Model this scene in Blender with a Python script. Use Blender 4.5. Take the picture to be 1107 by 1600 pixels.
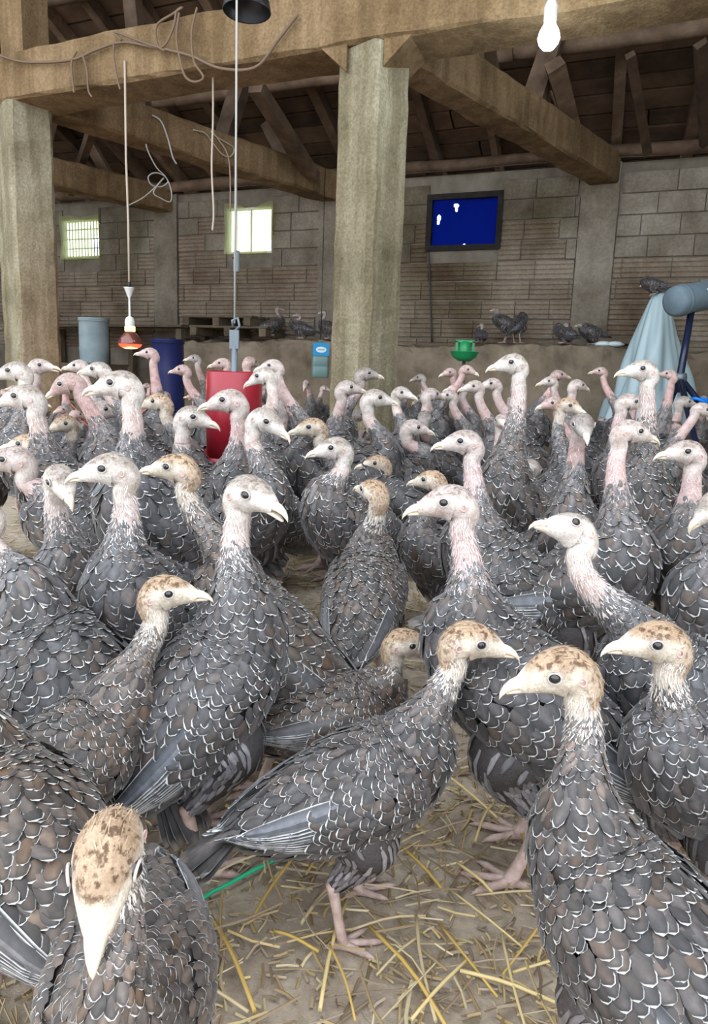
import bpy, math, random
import numpy as np
from mathutils import Vector, Matrix

S = bpy.context.scene
COL = S.collection
for o in list(bpy.data.objects):
    bpy.data.objects.remove(o)

# ------------------------------------------------------------------ camera
FPX, PX, PY, CAMH = 1027.0, 553.5, 742.0, 0.75
PITCH, ROLL = math.radians(9.2), math.radians(2.0)
_f = np.array([0, math.cos(PITCH), -math.sin(PITCH)])
_u0 = np.array([0, math.sin(PITCH), math.cos(PITCH)])
_r0 = np.array([1.0, 0, 0])
_u = math.cos(ROLL) * _u0 - math.sin(ROLL) * _r0
_r = math.cos(ROLL) * _r0 + math.sin(ROLL) * _u0
CAM = np.array([0, 0, CAMH])
cam_data = bpy.data.cameras.new('camera')
cam = bpy.data.objects.new('camera', cam_data)
COL.objects.link(cam)
cam_data.sensor_fit = 'VERTICAL'
cam_data.sensor_height = 36.0
cam_data.sensor_width = 36.0
cam_data.lens = FPX / 1600 * 36.0
cam_data.shift_y = -(800 - PY) / 1600
cam_data.clip_start = 0.02
M = Matrix(((_r[0], _u[0], -_f[0], 0), (_r[1], _u[1], -_f[1], 0), (_r[2], _u[2], -_f[2], CAMH), (0, 0, 0, 1)))
cam.matrix_world = M
S.camera = cam

# ------------------------------------------------------------------ sky, exposure
W = bpy.data.worlds.new('overcast_sky')
S.world = W
W.use_nodes = True
wn = W.node_tree.nodes
wn.clear()
wo = wn.new('ShaderNodeOutputWorld')
wb = wn.new('ShaderNodeBackground')
wb.inputs[0].default_value = (0.84, 0.92, 1.0, 1)
wb.inputs[1].default_value = 2.1
W.node_tree.links.new(wb.outputs[0], wo.inputs[0])
S.view_settings.view_transform = 'Standard'
S.view_settings.look = 'None'
S.view_settings.exposure = 0.8
S.view_settings.gamma = 1.0
S.view_settings.use_curve_mapping = False


# ------------------------------------------------------------------ measuring helpers
def ray(px, py):
    return _f + _r * (px - PX) / FPX - _u * (py - PY) / FPX

def at(px, py, depth):                  # point at an optical depth in metres
    return CAM + ray(px, py) * depth

def at_z(px, py, z):
    d = ray(px, py)
    return CAM + d * ((z - CAMH) / d[2])

def at_plane(px, py, p0, n):
    d = ray(px, py)
    return CAM + d * (np.dot(np.array(p0) - CAM, n) / np.dot(d, n))


# ------------------------------------------------------------------ materials
def mat(name):
    m = bpy.data.materials.new(name)
    m.use_nodes = True
    nt = m.node_tree
    return m, nt, nt.nodes['Principled BSDF']

def ramp(nt, fac, stops):
    r = nt.nodes.new('ShaderNodeValToRGB')
    el = r.color_ramp.elements
    while len(el) < len(stops):
        el.new(0.5)
    for e, (p, c) in zip(el, stops):
        e.position = p
        e.color = (*c, 1)
    nt.links.new(fac, r.inputs[0])
    return r.outputs[0]

def noise(nt, scale, detail=4, rough=0.55, vec=None, stretch=None, obj=True):
    n = nt.nodes.new('ShaderNodeTexNoise')
    n.inputs['Scale'].default_value = scale
    n.inputs['Detail'].default_value = detail
    n.inputs['Roughness'].default_value = rough
    if vec is None:
        tc = nt.nodes.new('ShaderNodeTexCoord')
        vec = tc.outputs['Object'] if obj else tc.outputs['Generated']
    if stretch:
        mp = nt.nodes.new('ShaderNodeMapping')
        mp.inputs['Scale'].default_value = stretch
        nt.links.new(vec, mp.inputs[0])
        vec = mp.outputs[0]
    nt.links.new(vec, n.inputs['Vector'])
    return n.outputs[0]

def mix(nt, a, b, fac, mode='MIX'):
    m = nt.nodes.new('ShaderNodeMix')
    m.data_type = 'RGBA'
    m.blend_type = mode
    for sock, v in ((m.inputs[0], fac), (m.inputs[6], a), (m.inputs[7], b)):
        if isinstance(v, (int, float)):
            sock.default_value = v
        elif isinstance(v, tuple):
            sock.default_value = (*v, 1)
        else:
            nt.links.new(v, sock)
    return m.outputs[2]

def bump(nt, bsdf, height, strength, dist=0.01):
    b = nt.nodes.new('ShaderNodeBump')
    b.inputs['Strength'].default_value = strength
    b.inputs['Distance'].default_value = dist
    nt.links.new(height, b.inputs['Height'])
    nt.links.new(b.outputs[0], bsdf.inputs['Normal'])

def world_pos(nt):
    return nt.nodes.new('ShaderNodeNewGeometry').outputs['Position']

def surf(name, stops, scale=6, rough=0.85, bmp=0.3, stretch=None, detail=6, rnd=0.0, dist=0.01, spec=0.3):
    m, nt, b = mat(name)
    vec = world_pos(nt)
    n = noise(nt, scale, detail, 0.6, vec, stretch)
    c = ramp(nt, n, stops)
    if rnd:
        oi = nt.nodes.new('ShaderNodeObjectInfo')
        c = mix(nt, c, ramp(nt, oi.outputs['Random'], [(0, (1 - rnd,) * 3), (1, (1 + rnd * 0.4,) * 3)]), 1.0, 'MULTIPLY')
    nt.links.new(c, b.inputs['Base Color'])
    b.inputs['Roughness'].default_value = rough
    b.inputs['Specular IOR Level'].default_value = spec
    if bmp:
        bump(nt, b, noise(nt, scale * 4, 5, 0.6, vec, stretch), bmp, dist)
    return m

def plain(name, c, rough=0.5, metal=0.0, spec=0.5, emit=None, es=0.0, trans=0.0, alpha=1.0):
    m, nt, b = mat(name)
    b.inputs['Base Color'].default_value = (*c, 1)
    b.inputs['Roughness'].default_value = rough
    b.inputs['Metallic'].default_value = metal
    b.inputs['Specular IOR Level'].default_value = spec
    b.inputs['Transmission Weight'].default_value = trans
    b.inputs['Alpha'].default_value = alpha
    if emit:
        b.inputs['Emission Color'].default_value = (*emit, 1)
        b.inputs['Emission Strength'].default_value = es
    return m

MT = {}
MT['mortar'] = surf('mortar', [(0.3, (0.12, 0.10, 0.075)), (0.7, (0.22, 0.19, 0.15))], 5, 0.95, 0.5)
MT['wood'] = surf('old_wood', [(0.25, (0.055, 0.033, 0.02)), (0.55, (0.15, 0.095, 0.06)), (0.8, (0.26, 0.18, 0.12))], 5, 0.8, 0.4, None, 8, 0.45)
MT['board'] = surf('roof_board', [(0.25, (0.05, 0.03, 0.018)), (0.6, (0.13, 0.08, 0.048)), (0.85, (0.2, 0.14, 0.09))], 4, 0.85, 0.4, None, 8, 0.5)
MT['pallet'] = surf('weathered_plank', [(0.2, (0.06, 0.045, 0.03)), (0.6, (0.16, 0.125, 0.08)), (0.85, (0.24, 0.2, 0.13))], 7, 0.9, 0.4, None, 8, 0.3)
MT['stone'] = surf('daubed_stone', [(0.25, (0.10, 0.075, 0.05)), (0.5, (0.24, 0.19, 0.135)), (0.8, (0.36, 0.30, 0.22))], 3.0, 0.95, 0.8, None, 8, 0, 0.03)
MT['tile'] = surf('roof_cover', [(0.3, (0.1, 0.05, 0.03)), (0.7, (0.2, 0.1, 0.06))], 3)
MT['red'] = surf('red_plastic', [(0.3, (0.24, 0.010, 0.020)), (0.7, (0.31, 0.014, 0.026))], 8, 0.32, 0.05, spec=0.5)
MT['green'] = plain('green_plastic', (0.015, 0.30, 0.10), 0.35)
MT['blue'] = surf('blue_plastic', [(0.3, (0.010, 0.016, 0.075)), (0.7, (0.016, 0.026, 0.12))], 4, 0.45, 0.05)
MT['drum'] = surf('pale_plastic', [(0.3, (0.22, 0.29, 0.32)), (0.7, (0.38, 0.46, 0.48))], 4, 0.5, 0.05)
MT['jug'] = plain('cloudy_teal_plastic', (0.16, 0.27, 0.26), 0.35, 0, 0.5)
MT['label_blue'] = plain('printed_blue', (0.0, 0.30, 0.62), 0.4)
MT['label_white'] = plain('printed_white', (0.75, 0.85, 0.88), 0.4)
MT['label_grey'] = plain('printed_grey', (0.2, 0.32, 0.42), 0.4)
MT['white'] = plain('white_plastic', (0.62, 0.62, 0.58), 0.45)
MT['rope'] = plain('pale_cord', (0.42, 0.34, 0.27), 0.9)
MT['string'] = plain('grey_string', (0.38, 0.36, 0.33), 0.9)
MT['cable'] = plain('brown_cable', (0.14, 0.085, 0.05), 0.7)
MT['wire'] = plain('pale_wire', (0.5, 0.48, 0.46), 0.5)
MT['dark'] = plain('dark_metal', (0.035, 0.035, 0.04), 0.4, 0.6)
MT['steel'] = plain('grey_steel', (0.14, 0.16, 0.18), 0.4, 0.5)
MT['navy'] = plain('navy_metal', (0.012, 0.018, 0.045), 0.25, 0.2)
MT['clamp'] = plain('bright_blue_plastic', (0.0, 0.20, 0.75), 0.4)
MT['fabric'] = surf('grey_canvas', [(0.3, (0.10, 0.14, 0.17)), (0.7, (0.15, 0.20, 0.23))], 10, 0.7, 0.1)
MT['tarp'] = None
MT['black_wood'] = surf('blackened_wood', [(0.3, (0.008, 0.006, 0.005)), (0.7, (0.025, 0.02, 0.016))], 12, 0.8, 0.3)
MT['twine'] = plain('green_twine', (0.01, 0.42, 0.20), 0.6)


def concrete(name, tint=(1, 1, 1), stain=0.6):
    m, nt, b = mat(name)
    vec = world_pos(nt)
    c = ramp(nt, noise(nt, 2.2, 8, 0.65, vec), [(0.28, (0.19, 0.16, 0.105)), (0.5, (0.36, 0.31, 0.215)), (0.72, (0.49, 0.435, 0.33))])
    grain = ramp(nt, noise(nt, 60, 4, 0.7, vec), [(0.3, (0.62, 0.62, 0.62)), (0.7, (1.15, 1.15, 1.15))])
    c = mix(nt, c, grain, 1.0, 'MULTIPLY')
    streak = ramp(nt, noise(nt, 1.0, 6, 0.6, vec, (9, 9, 0.8)), [(0.42, (0.36, 0.30, 0.2)), (0.56, (1, 1, 1))])
    c = mix(nt, c, streak, stain, 'MULTIPLY')
    c = mix(nt, c, tint, 1.0, 'MULTIPLY')
    nt.links.new(c, b.inputs['Base Color'])
    b.inputs['Roughness'].default_value = 0.92
    b.inputs['Specular IOR Level'].default_value = 0.2
    bump(nt, b, noise(nt, 35, 8, 0.7, vec), 0.7, 0.02)
    return m

MT['concrete'] = concrete('rough_concrete', (0.86, 0.86, 0.81), 0.45)
MT['beam'] = concrete('brown_stained_concrete', (0.66, 0.50, 0.37), 0.4)


def block_mat(name, hi, lo):
    m, nt, b = mat(name)
    vec = world_pos(nt)
    c = mix(nt, lo, hi, ramp(nt, noise(nt, 1.3, 6, 0.65, vec), [(0.34, (0, 0, 0)), (0.62, (1, 1, 1))]))
    moss = ramp(nt, noise(nt, 0.8, 6, 0.6, vec, (1.4, 1.4, 0.7)), [(0.46, (1, 1, 1)), (0.62, (0.34, 0.32, 0.19))])
    c = mix(nt, c, moss, 0.65, 'MULTIPLY')
    oi = nt.nodes.new('ShaderNodeObjectInfo')
    c = mix(nt, c, ramp(nt, oi.outputs['Random'], [(0, (0.82, 0.79, 0.76)), (1, (1.06, 1.04, 1.02))]), 1.0, 'MULTIPLY')
    c = mix(nt, c, ramp(nt, noise(nt, 40, 5, 0.7, vec), [(0.3, (0.7, 0.7, 0.7)), (0.7, (1.1, 1.1, 1.1))]), 1.0, 'MULTIPLY')
    nt.links.new(c, b.inputs['Base Color'])
    b.inputs['Roughness'].default_value = 0.95
    b.inputs['Specular IOR Level'].default_value = 0.15
    bump(nt, b, noise(nt, 30, 6, 0.7, vec), 0.5, 0.01)
    return m

MT['block'] = block_mat('whitewashed_block', (0.32, 0.285, 0.235), (0.14, 0.115, 0.082))
MT['ribbed'] = block_mat('ribbed_clay_block', (0.33, 0.28, 0.22), (0.18, 0.125, 0.09))

# floor: trodden earth and droppings
m, nt, b = mat('trodden_earth')
vec = world_pos(nt)
c = ramp(nt, noise(nt, 3.2, 8, 0.65, vec), [(0.3, (0.26, 0.20, 0.145)), (0.5, (0.45, 0.37, 0.285)), (0.72, (0.60, 0.53, 0.43))])
c = mix(nt, c, ramp(nt, noise(nt, 45, 6, 0.75, vec), [(0.3, (0.68, 0.65, 0.62)), (0.7, (1.15, 1.13, 1.12))]), 1.0, 'MULTIPLY')
nt.links.new(c, b.inputs['Base Color'])
b.inputs['Roughness'].default_value = 0.95
bump(nt, b, noise(nt, 28, 8, 0.75, vec), 0.6, 0.012)
MT['earth'] = m

m, nt, b = mat('straw')
at_ = nt.nodes.new('ShaderNodeAttribute')
at_.attribute_name = 'Col'
nt.links.new(at_.outputs['Color'], b.inputs['Base Color'])
b.inputs['Roughness'].default_value = 0.6
MT['straw'] = m

def cloth_mat(name, c, transl):
    m, nt, b = mat(name)
    nt.nodes.remove(b)
    out = nt.nodes['Material Output']
    d = nt.nodes.new('ShaderNodeBsdfDiffuse')
    t = nt.nodes.new('ShaderNodeBsdfTranslucent')
    mx = nt.nodes.new('ShaderNodeMixShader')
    mx.inputs[0].default_value = transl
    n = noise(nt, 9, 5, 0.6, world_pos(nt), (1, 1, 0.4))
    cc = mix(nt, tuple(x * 0.72 for x in c), c, n)
    nt.links.new(cc, d.inputs[0])
    nt.links.new(cc, t.inputs[0])
    nt.links.new(d.outputs[0], mx.inputs[1])
    nt.links.new(t.outputs[0], mx.inputs[2])
    nt.links.new(mx.outputs[0], out.inputs[0])
    return m

MT['curtain'] = cloth_mat('sheer_curtain', (0.93, 0.98, 0.62), 0.75)
_nt = MT['curtain'].node_tree
_o = _nt.nodes['Material Output']
_src = _o.inputs[0].links[0].from_socket
_tr = _nt.nodes.new('ShaderNodeBsdfTransparent')
_tr.inputs[0].default_value = (0.95, 0.98, 0.55, 1)
_mx = _nt.nodes.new('ShaderNodeMixShader')
_mx.inputs[0].default_value = 0.45
_nt.links.new(_src, _mx.inputs[1])
_nt.links.new(_tr.outputs[0], _mx.inputs[2])
_nt.links.new(_mx.outputs[0], _o.inputs[0])
MT['tarp'] = cloth_mat('blue_tarpaulin', (0.003, 0.012, 0.20), 0.2)
MT['leaf'] = cloth_mat('green_leaf', (0.20, 0.55, 0.04), 0.4)

m, nt, b = mat('milky_plastic_sheet')
b.inputs['Base Color'].default_value = (0.46, 0.60, 0.64, 1)
b.inputs['Roughness'].default_value = 0.3
b.inputs['Specular IOR Level'].default_value = 0.5
b.inputs['Alpha'].default_value = 0.9
MT['sheet'] = m

def feather_mat():
    m, nt, b = mat('plumage')
    c_ = nt.nodes.new('ShaderNodeAttribute'); c_.attribute_name = 'Col'
    e_ = nt.nodes.new('ShaderNodeAttribute'); e_.attribute_name = 'edge'
    vec = world_pos(nt)
    n = noise(nt, 90, 3, 0.6, vec)
    mr = nt.nodes.new('ShaderNodeMapRange')
    mr.interpolation_type = 'SMOOTHSTEP'
    mr.inputs[1].default_value = 0.80
    mr.inputs[2].default_value = 1.0
    nt.links.new(e_.outputs['Fac'], mr.inputs[0])
    ml = nt.nodes.new('ShaderNodeMath'); ml.operation = 'MULTIPLY'
    nt.links.new(mr.outputs[0], ml.inputs[0])
    nt.links.new(ramp(nt, n, [(0.3, (0.45,) * 3), (0.6, (1,) * 3)]), ml.inputs[1])
    base = mix(nt, c_.outputs['Color'], ramp(nt, n, [(0.3, (0.7,) * 3), (0.7, (1.25,) * 3)]), 1.0, 'MULTIPLY')
    sub = nt.nodes.new('ShaderNodeMapRange')
    sub.inputs[1].default_value = 0.15
    sub.inputs[2].default_value = 0.75
    sub.inputs[3].default_value = 1.15
    sub.inputs[4].default_value = 0.45
    nt.links.new(e_.outputs['Fac'], sub.inputs[0])
    base = mix(nt, base, sub.outputs[0], 1.0, 'MULTIPLY')
    c = mix(nt, base, (0.68, 0.66, 0.64), ml.outputs[0])
    nt.links.new(c, b.inputs['Base Color'])
    b.inputs['Roughness'].default_value = 0.5
    b.inputs['Specular IOR Level'].default_value = 0.45
    b.inputs['Sheen Weight'].default_value = 0.15
    return m

def skin_mat():
    m, nt, b = mat('turkey_skin')
    c_ = nt.nodes.new('ShaderNodeAttribute'); c_.attribute_name = 'Col'
    e_ = nt.nodes.new('ShaderNodeAttribute'); e_.attribute_name = 'edge'
    tc = nt.nodes.new('ShaderNodeTexCoord').outputs['Object']
    n1 = noise(nt, 130, 4, 0.6, tc)
    sp = ramp(nt, n1, [(0.5, (1, 1, 1)), (0.6, (0.28, 0.22, 0.18))])
    c = mix(nt, c_.outputs['Color'], sp, e_.outputs['Fac'], 'MULTIPLY')
    n2 = noise(nt, 300, 4, 0.65, tc)
    c = mix(nt, c, ramp(nt, n2, [(0.3, (0.72, 0.68, 0.65)), (0.65, (1.06, 1.05, 1.05))]), 1.0, 'MULTIPLY')
    n3 = noise(nt, 45, 4, 0.6, tc)
    c = mix(nt, c, ramp(nt, n3, [(0.34, (0.74, 0.68, 0.64)), (0.56, (1.03, 1.03, 1.03))]), 1.0, 'MULTIPLY')
    nt.links.new(c, b.inputs['Base Color'])
    b.inputs['Roughness'].default_value = 0.6
    b.inputs['Specular IOR Level'].default_value = 0.3
    bump(nt, b, n2, 0.5, 0.004)
    return m

MT['feather'] = feather_mat()
MT['skin'] = skin_mat()
MT['beak'] = surf('horn_beak', [(0.3, (0.62, 0.50, 0.38)), (0.7, (0.80, 0.70, 0.56))], 60, 0.4, 0.1, spec=0.5)
MT['eye'] = plain('dark_eye', (0.012, 0.010, 0.010), 0.08, 0, 0.8)
MT['leg'] = surf('scaly_leg', [(0.3, (0.36, 0.24, 0.20)), (0.7, (0.58, 0.43, 0.38))], 60, 0.65, 0.5, dist=0.003)


# ------------------------------------------------------------------ mesh helpers
def tag(o, label=None, cat=None, group=None, kind=None):
    if label: o['label'] = label
    if cat: o['category'] = cat
    if group: o['group'] = group
    if kind: o['kind'] = kind
    return o

def empty(name, loc=(0, 0, 0), rz=0.0):
    o = bpy.data.objects.new(name, None)
    COL.objects.link(o)
    o.location = tuple(float(v) for v in loc)
    o.rotation_euler = (0, 0, rz)
    o.empty_display_size = 0.05
    return o

def qmesh(name, V, Q, mats, mi=None, col=None, edge=None, smooth=True):
    """mesh from numpy vertices and quads"""
    V = np.asarray(V, dtype=np.float32)
    Q = np.asarray(Q, dtype=np.int32)
    me = bpy.data.meshes.new(name)
    me.vertices.add(len(V))
    me.vertices.foreach_set('co', V.ravel())
    k = Q.shape[1]
    me.loops.add(Q.size)
    me.loops.foreach_set('vertex_index', Q.ravel())
    me.polygons.add(len(Q))
    me.polygons.foreach_set('loop_start', np.arange(0, Q.size, k, dtype=np.int32))
    me.polygons.foreach_set('loop_total', np.full(len(Q), k, dtype=np.int32))
    for m_ in (mats if isinstance(mats, (list, tuple)) else [mats]):
        me.materials.append(m_)
    if mi is not None:
        me.polygons.foreach_set('material_index', np.asarray(mi, dtype=np.int32))
    me.polygons.foreach_set('use_smooth', np.full(len(Q), smooth))
    if col is not None:
        a = me.attributes.new('Col', 'FLOAT_COLOR', 'POINT')
        c4 = np.ones((len(V), 4), dtype=np.float32)
        c4[:, :3] = col
        a.data.foreach_set('color', c4.ravel())
    if edge is not None:
        a = me.attributes.new('edge', 'FLOAT', 'POINT')
        a.data.foreach_set('value', np.asarray(edge, dtype=np.float32))
    me.update()
    me.validate()
    return me

def link(name, me, parent=None):
    o = bpy.data.objects.new(name, me)
    COL.objects.link(o)
    o.parent = parent
    return o

class MB:
    """collects simple shapes, builds one mesh object"""
    def __init__(s):
        s.v, s.f, s.sm = [], [], []
    def add(s, v, f, smooth=False):
        n = len(s.v)
        s.v += [tuple(float(c) for c in p) for p in v]
        s.f += [tuple(i + n for i in q) for q in f]
        s.sm += [smooth] * len(f)
        return s
    def box(s, c, size, ax=None, jit=0.0):
        ax = np.eye(3) if ax is None else np.asarray(ax)
        v = []
        for i in (-1, 1):
            for j in (-1, 1):
                for k in (-1, 1):
                    v.append(np.asarray(c) + ax[0] * size[0] / 2 * i + ax[1] * size[1] / 2 * j + ax[2] * size[2] / 2 * k + np.array([random.uniform(-jit, jit) for _ in range(3)]))
        return s.add(v, [(0, 1, 3, 2), (4, 6, 7, 5), (0, 4, 5, 1), (2, 3, 7, 6), (0, 2, 6, 4), (1, 5, 7, 3)])
    def bar(s, a, b, w, h, up=(0, 0, 1), jit=0.0):
        a, b = np.asarray(a, float), np.asarray(b, float)
        t = b - a
        L = np.linalg.norm(t)
        t = t / L
        y = np.cross(up, t)
        if np.linalg.norm(y) < 1e-4:
            y = np.cross((1, 0, 0), t)
        y /= np.linalg.norm(y)
        return s.box((a + b) / 2, (L, w, h), (t, y, np.cross(t, y)), jit)
    def tube(s, pts, r, n=8, caps=True):
        pts = np.asarray(pts, float)
        r = np.full(len(pts), r) if np.isscalar(r) else np.asarray(r, float)
        tg = np.gradient(pts, axis=0)
        tg /= np.linalg.norm(tg, axis=1)[:, None] + 1e-9
        ref = np.array([0.3, 0.2, 0.93]) if abs(tg[0][2]) < 0.85 else np.array([1.0, 0.1, 0])
        v, f = [], []
        x = np.cross(tg[0], ref)
        for i in range(len(pts)):
            x = x - tg[i] * np.dot(x, tg[i])
            x /= np.linalg.norm(x) + 1e-9
            y = np.cross(tg[i], x)
            for k in range(n):
                a = 2 * math.pi * k / n
                v.append(pts[i] + r[i] * (x * math.cos(a) + y * math.sin(a)))
        for i in range(len(pts) - 1):
            for k in range(n):
                f.append((i * n + k, i * n + (k + 1) % n, (i + 1) * n + (k + 1) % n, (i + 1) * n + k))
        s.add(v, f, True)
        if caps:
            b = len(s.v) - len(v)
            s.f += [tuple(b + k for k in range(n))[::-1], tuple(b + (len(pts) - 1) * n + k for k in range(n))]
            s.sm += [False, False]
        return s
    def lathe(s, c, prof, n=24, ax=(0, 0, 1)):
        ax = np.asarray(ax, float) / np.linalg.norm(ax)
        x = np.cross(ax, (0.2, 0.9, 0.1) if abs(ax[1]) < 0.8 else (1, 0, 0))
        x /= np.linalg.norm(x)
        y = np.cross(ax, x)
        v, f = [], []
        for (r, z) in prof:
            for k in range(n):
                a = 2 * math.pi * k / n
                v.append(np.asarray(c) + ax * z + r * (x * math.cos(a) + y * math.sin(a)))
        for i in range(len(prof) - 1):
            for k in range(n):
                f.append((i * n + k, i * n + (k + 1) % n, (i + 1) * n + (k + 1) % n, (i + 1) * n + k))
        return s.add(v, f, True)
    def mesh(s, name, m):
        me = bpy.data.meshes.new(name)
        me.from_pydata(s.v, [], s.f)
        me.polygons.foreach_set('use_smooth', s.sm)
        me.materials.append(m)
        me.update()
        return me
    def build(s, name, m, parent=None):
        return link(name, s.mesh(name, m), parent)

def crom(P, n, closed=False):
    """Catmull-Rom through control rows P, n samples"""
    P = np.asarray(P, float)
    k = len(P)
    t = np.linspace(0, k - 1, n)
    i = np.clip(t.astype(int), 0, k - 2)
    u = (t - i)[:, None]
    p0, p1, p2, p3 = P[np.clip(i - 1, 0, k - 1)], P[i], P[i + 1], P[np.clip(i + 2, 0, k - 1)]
    return 0.5 * (2 * p1 + (p2 - p0) * u + (2 * p0 - 5 * p1 + 4 * p2 - p3) * u ** 2 + (3 * p1 - p0 - 3 * p2 + p3) * u ** 3)
# ------------------------------------------------------------------ the barn
random.seed(4)
WA = math.radians(159.0)
UX = np.array([math.cos(WA), math.sin(WA), 0.0])           # along the back wall, leftwards
UN = np.array([-math.sin(WA) * 1.0, math.cos(WA), 0.0])    # out of the wall
if UN[1] > 0: UN = -UN
UZ = np.array([0, 0, 1.0])
W0 = np.array([2.35, 7.08, 0.0])
WTOP = 2.87
CB = math.radians(47.5)
CD = np.array([math.cos(CB), math.sin(CB), 0.0])           # cross beams
CP = np.array([-CD[1], CD[0], 0.0])

def wp(t, d, z):                                           # wall coordinates -> world
    return W0 + UX * t + UN * d + UZ * z

def wall_tz(px, py, d=0.0):
    p = at_plane(px, py, W0 + UN * d, UN)
    return float(np.dot(p - W0, UX)), float(p[2])

# floor
b = MB()
n = 60
gx, gy = np.linspace(-9, 9, n), np.linspace(-1.5, 12, n)
b.box((0, 5, -0.1), (24, 18, 0.2))
fl = b.build('floor', MT['earth'])
tag(fl, 'trodden earth barn floor strewn with straw', kind='structure')

# window openings (t0, t1, z0, z1)
def opening(x0, y0, x1, y1):
    ta, za = wall_tz(x0, y0); tb_, zb = wall_tz(x1, y1)
    return (min(ta, tb_), max(ta, tb_), min(za, zb), max(za, zb))
WIN = [opening(672, 308, 780, 387), opening(357, 326, 426, 395), opening(99, 345, 157, 402)]
TA, TB = -3.2, 8.6
b = MB()
def wbox(t0, t1, z0, z1, d0=-0.045, d1=0.0):
    b.box(wp((t0 + t1) / 2, (d0 + d1) / 2, (z0 + z1) / 2), (t1 - t0, d1 - d0, z1 - z0), (UX, UN, UZ))
cur = TA
for (t0, t1, z0, z1) in sorted(WIN):
    wbox(cur, t0, 0, WTOP); wbox(t0, t1, 0, z0); wbox(t0, t1, z1, WTOP)
    cur = t1
wbox(cur, TB, 0, WTOP)
wall = b.build('wall_back', MT['mortar'])
tag(wall, 'back wall of whitewashed and ribbed hollow clay blocks', kind='structure')

# blocks, each a part of the wall
def block_mesh(ribs):
    L, Hh, D = 1.0, 0.196, 0.02
    prof = [(-0.01, 0.0)]
    if ribs:
        k = 4
        for i in range(k):
            z0, z1 = Hh * i / k, Hh * (i + 1) / k
            prof += [(D - 0.012, z0 + 0.002), (D, z0 + 0.012), (D, z1 - 0.012), (D - 0.012, z1 - 0.002)]
    else:
        prof += [(D - 0.005, 0.0), (D, 0.005), (D, Hh - 0.005), (D - 0.005, Hh)]
    prof += [(-0.01, Hh)]
    v, f = [], []
    e = 0.006
    for x in (0.0, L):
        for (d, z) in prof:
            v.append((x, d, z))
    n = len(prof)
    for i in range(n - 1):
        f.append((i, i + 1, n + i + 1, n + i))
    f += [tuple(range(n))[::-1], tuple(range(n, 2 * n))]
    q = MB(); q.add(v, f)
    return q.mesh('block', MT['ribbed'] if ribs else MT['block'])
BM = {True: block_mesh(True), False: block_mesh(False)}
pil = [wall_tz(928, 420)[0], wall_tz(262, 420)[0], wall_tz(520, 420)[0]]
z = 0.92
row = 0
while z < WTOP - 0.15:
    t = wall_tz(1107, 400)[0] - 0.5 - (0.2 if row % 2 else 0)
    tend = wall_tz(0, 400)[0] + 0.3
    while t < tend:
        ribs = z < 1.9 or (z < 2.45 and math.sin(t * 1.7) + random.uniform(-0.6, 0.6) > (z - 2.0) * 3.2)
        Lb = random.choice((0.40, 0.40, 0.36, 0.46)) if ribs else random.choice((0.42, 0.5, 0.36))
        spans = [(t, t + Lb - 0.010)]
        for (a0, a1, z0, z1) in WIN + [(p_ - 0.19, p_ + 0.19, 0, 9) for p_ in pil]:
            if z + 0.2 > z0 and z < z1:
                new = []
                for (s0, s1) in spans:
                    if s1 <= a0 or s0 >= a1: new.append((s0, s1)); continue
                    if s0 < a0 - 0.03: new.append((s0, a0))
                    if s1 > a1 + 0.03: new.append((a1, s1))
                spans = new
        for (s0, s1) in spans:
            o = link('block', BM[ribs], wall)
            o.location = tuple(wp(s0, random.uniform(-0.004, 0.004), z))
            o.rotation_euler = (0, 0, WA)
            o.scale = (s1 - s0, 1, 1)
        t += Lb
    z += 0.207
    row += 1

# concrete piers where the cross beams land
for p_ in pil:
    b = MB()
    b.box(wp(p_, 0.0, WTOP / 2), (0.36, 0.09, WTOP), (UX, UN, UZ))
    link('pier', b.mesh('pier', MT['block']), wall)

# side walls out of view, added to block daylight except from the open front
b = MB(); b.box(wp(TB + 0.1, 3.2, 1.9), (0.2, 6.8, 3.8), (UX, UN, UZ)); tag(b.build('added_wall_left', MT['block']), 'side wall added beyond the left pillar to block daylight', kind='structure')
b = MB(); b.box(wp(TA - 0.1, 3.2, 1.9), (0.2, 6.8, 3.8), (UX, UN, UZ)); tag(b.build('added_wall_right', MT['block']), 'unseen side wall added at the right end to block daylight', kind='structure')

# pillars
def pillar(c, w, h, label):
    q = MB()
    nz = 26
    v, f = [], []
    rr = random.Random(int(c[0] * 100))
    ring = []
    ch = w * 0.09
    for (a, b_) in ((-1, -1), (1, -1), (1, 1), (-1, 1)):
        for e in ((0, -b_), (-a, 0)) if a * b_ > 0 else ((-a, 0), (0, -b_)):
            ring.append((a * w / 2 + e[0] * ch, b_ * w / 2 + e[1] * ch))
    for i in range(nz + 1):
        for (x, y) in ring:
            j = 0.006
            v.append(np.array(c) + CD * (x + rr.uniform(-j, j)) + CP * (y + rr.uniform(-j, j)) + UZ * (h * i / nz))
    m_ = len(ring)
    for i in range(nz):
        for k in range(m_):
            f.append((i * m_ + k, i * m_ + (k + 1) % m_, (i + 1) * m_ + (k + 1) % m_, (i + 1) * m_ + k))
    q.add(v, f, False)
    return tag(q.build('concrete_pillar', MT['concrete']), label, kind='structure')
CC = at_plane(577, 350, (0, 4.42, 0), np.array([0, 1.0, 0])); CC[2] = 0
SOF = 2.66
LL = at_z(35, 172, SOF); LL[2] = 0
pillar(CC, 0.335, SOF, 'pale concrete pillar in the middle of the barn')
pillar(LL, 0.335, SOF, 'pale concrete pillar at the left edge')

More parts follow.
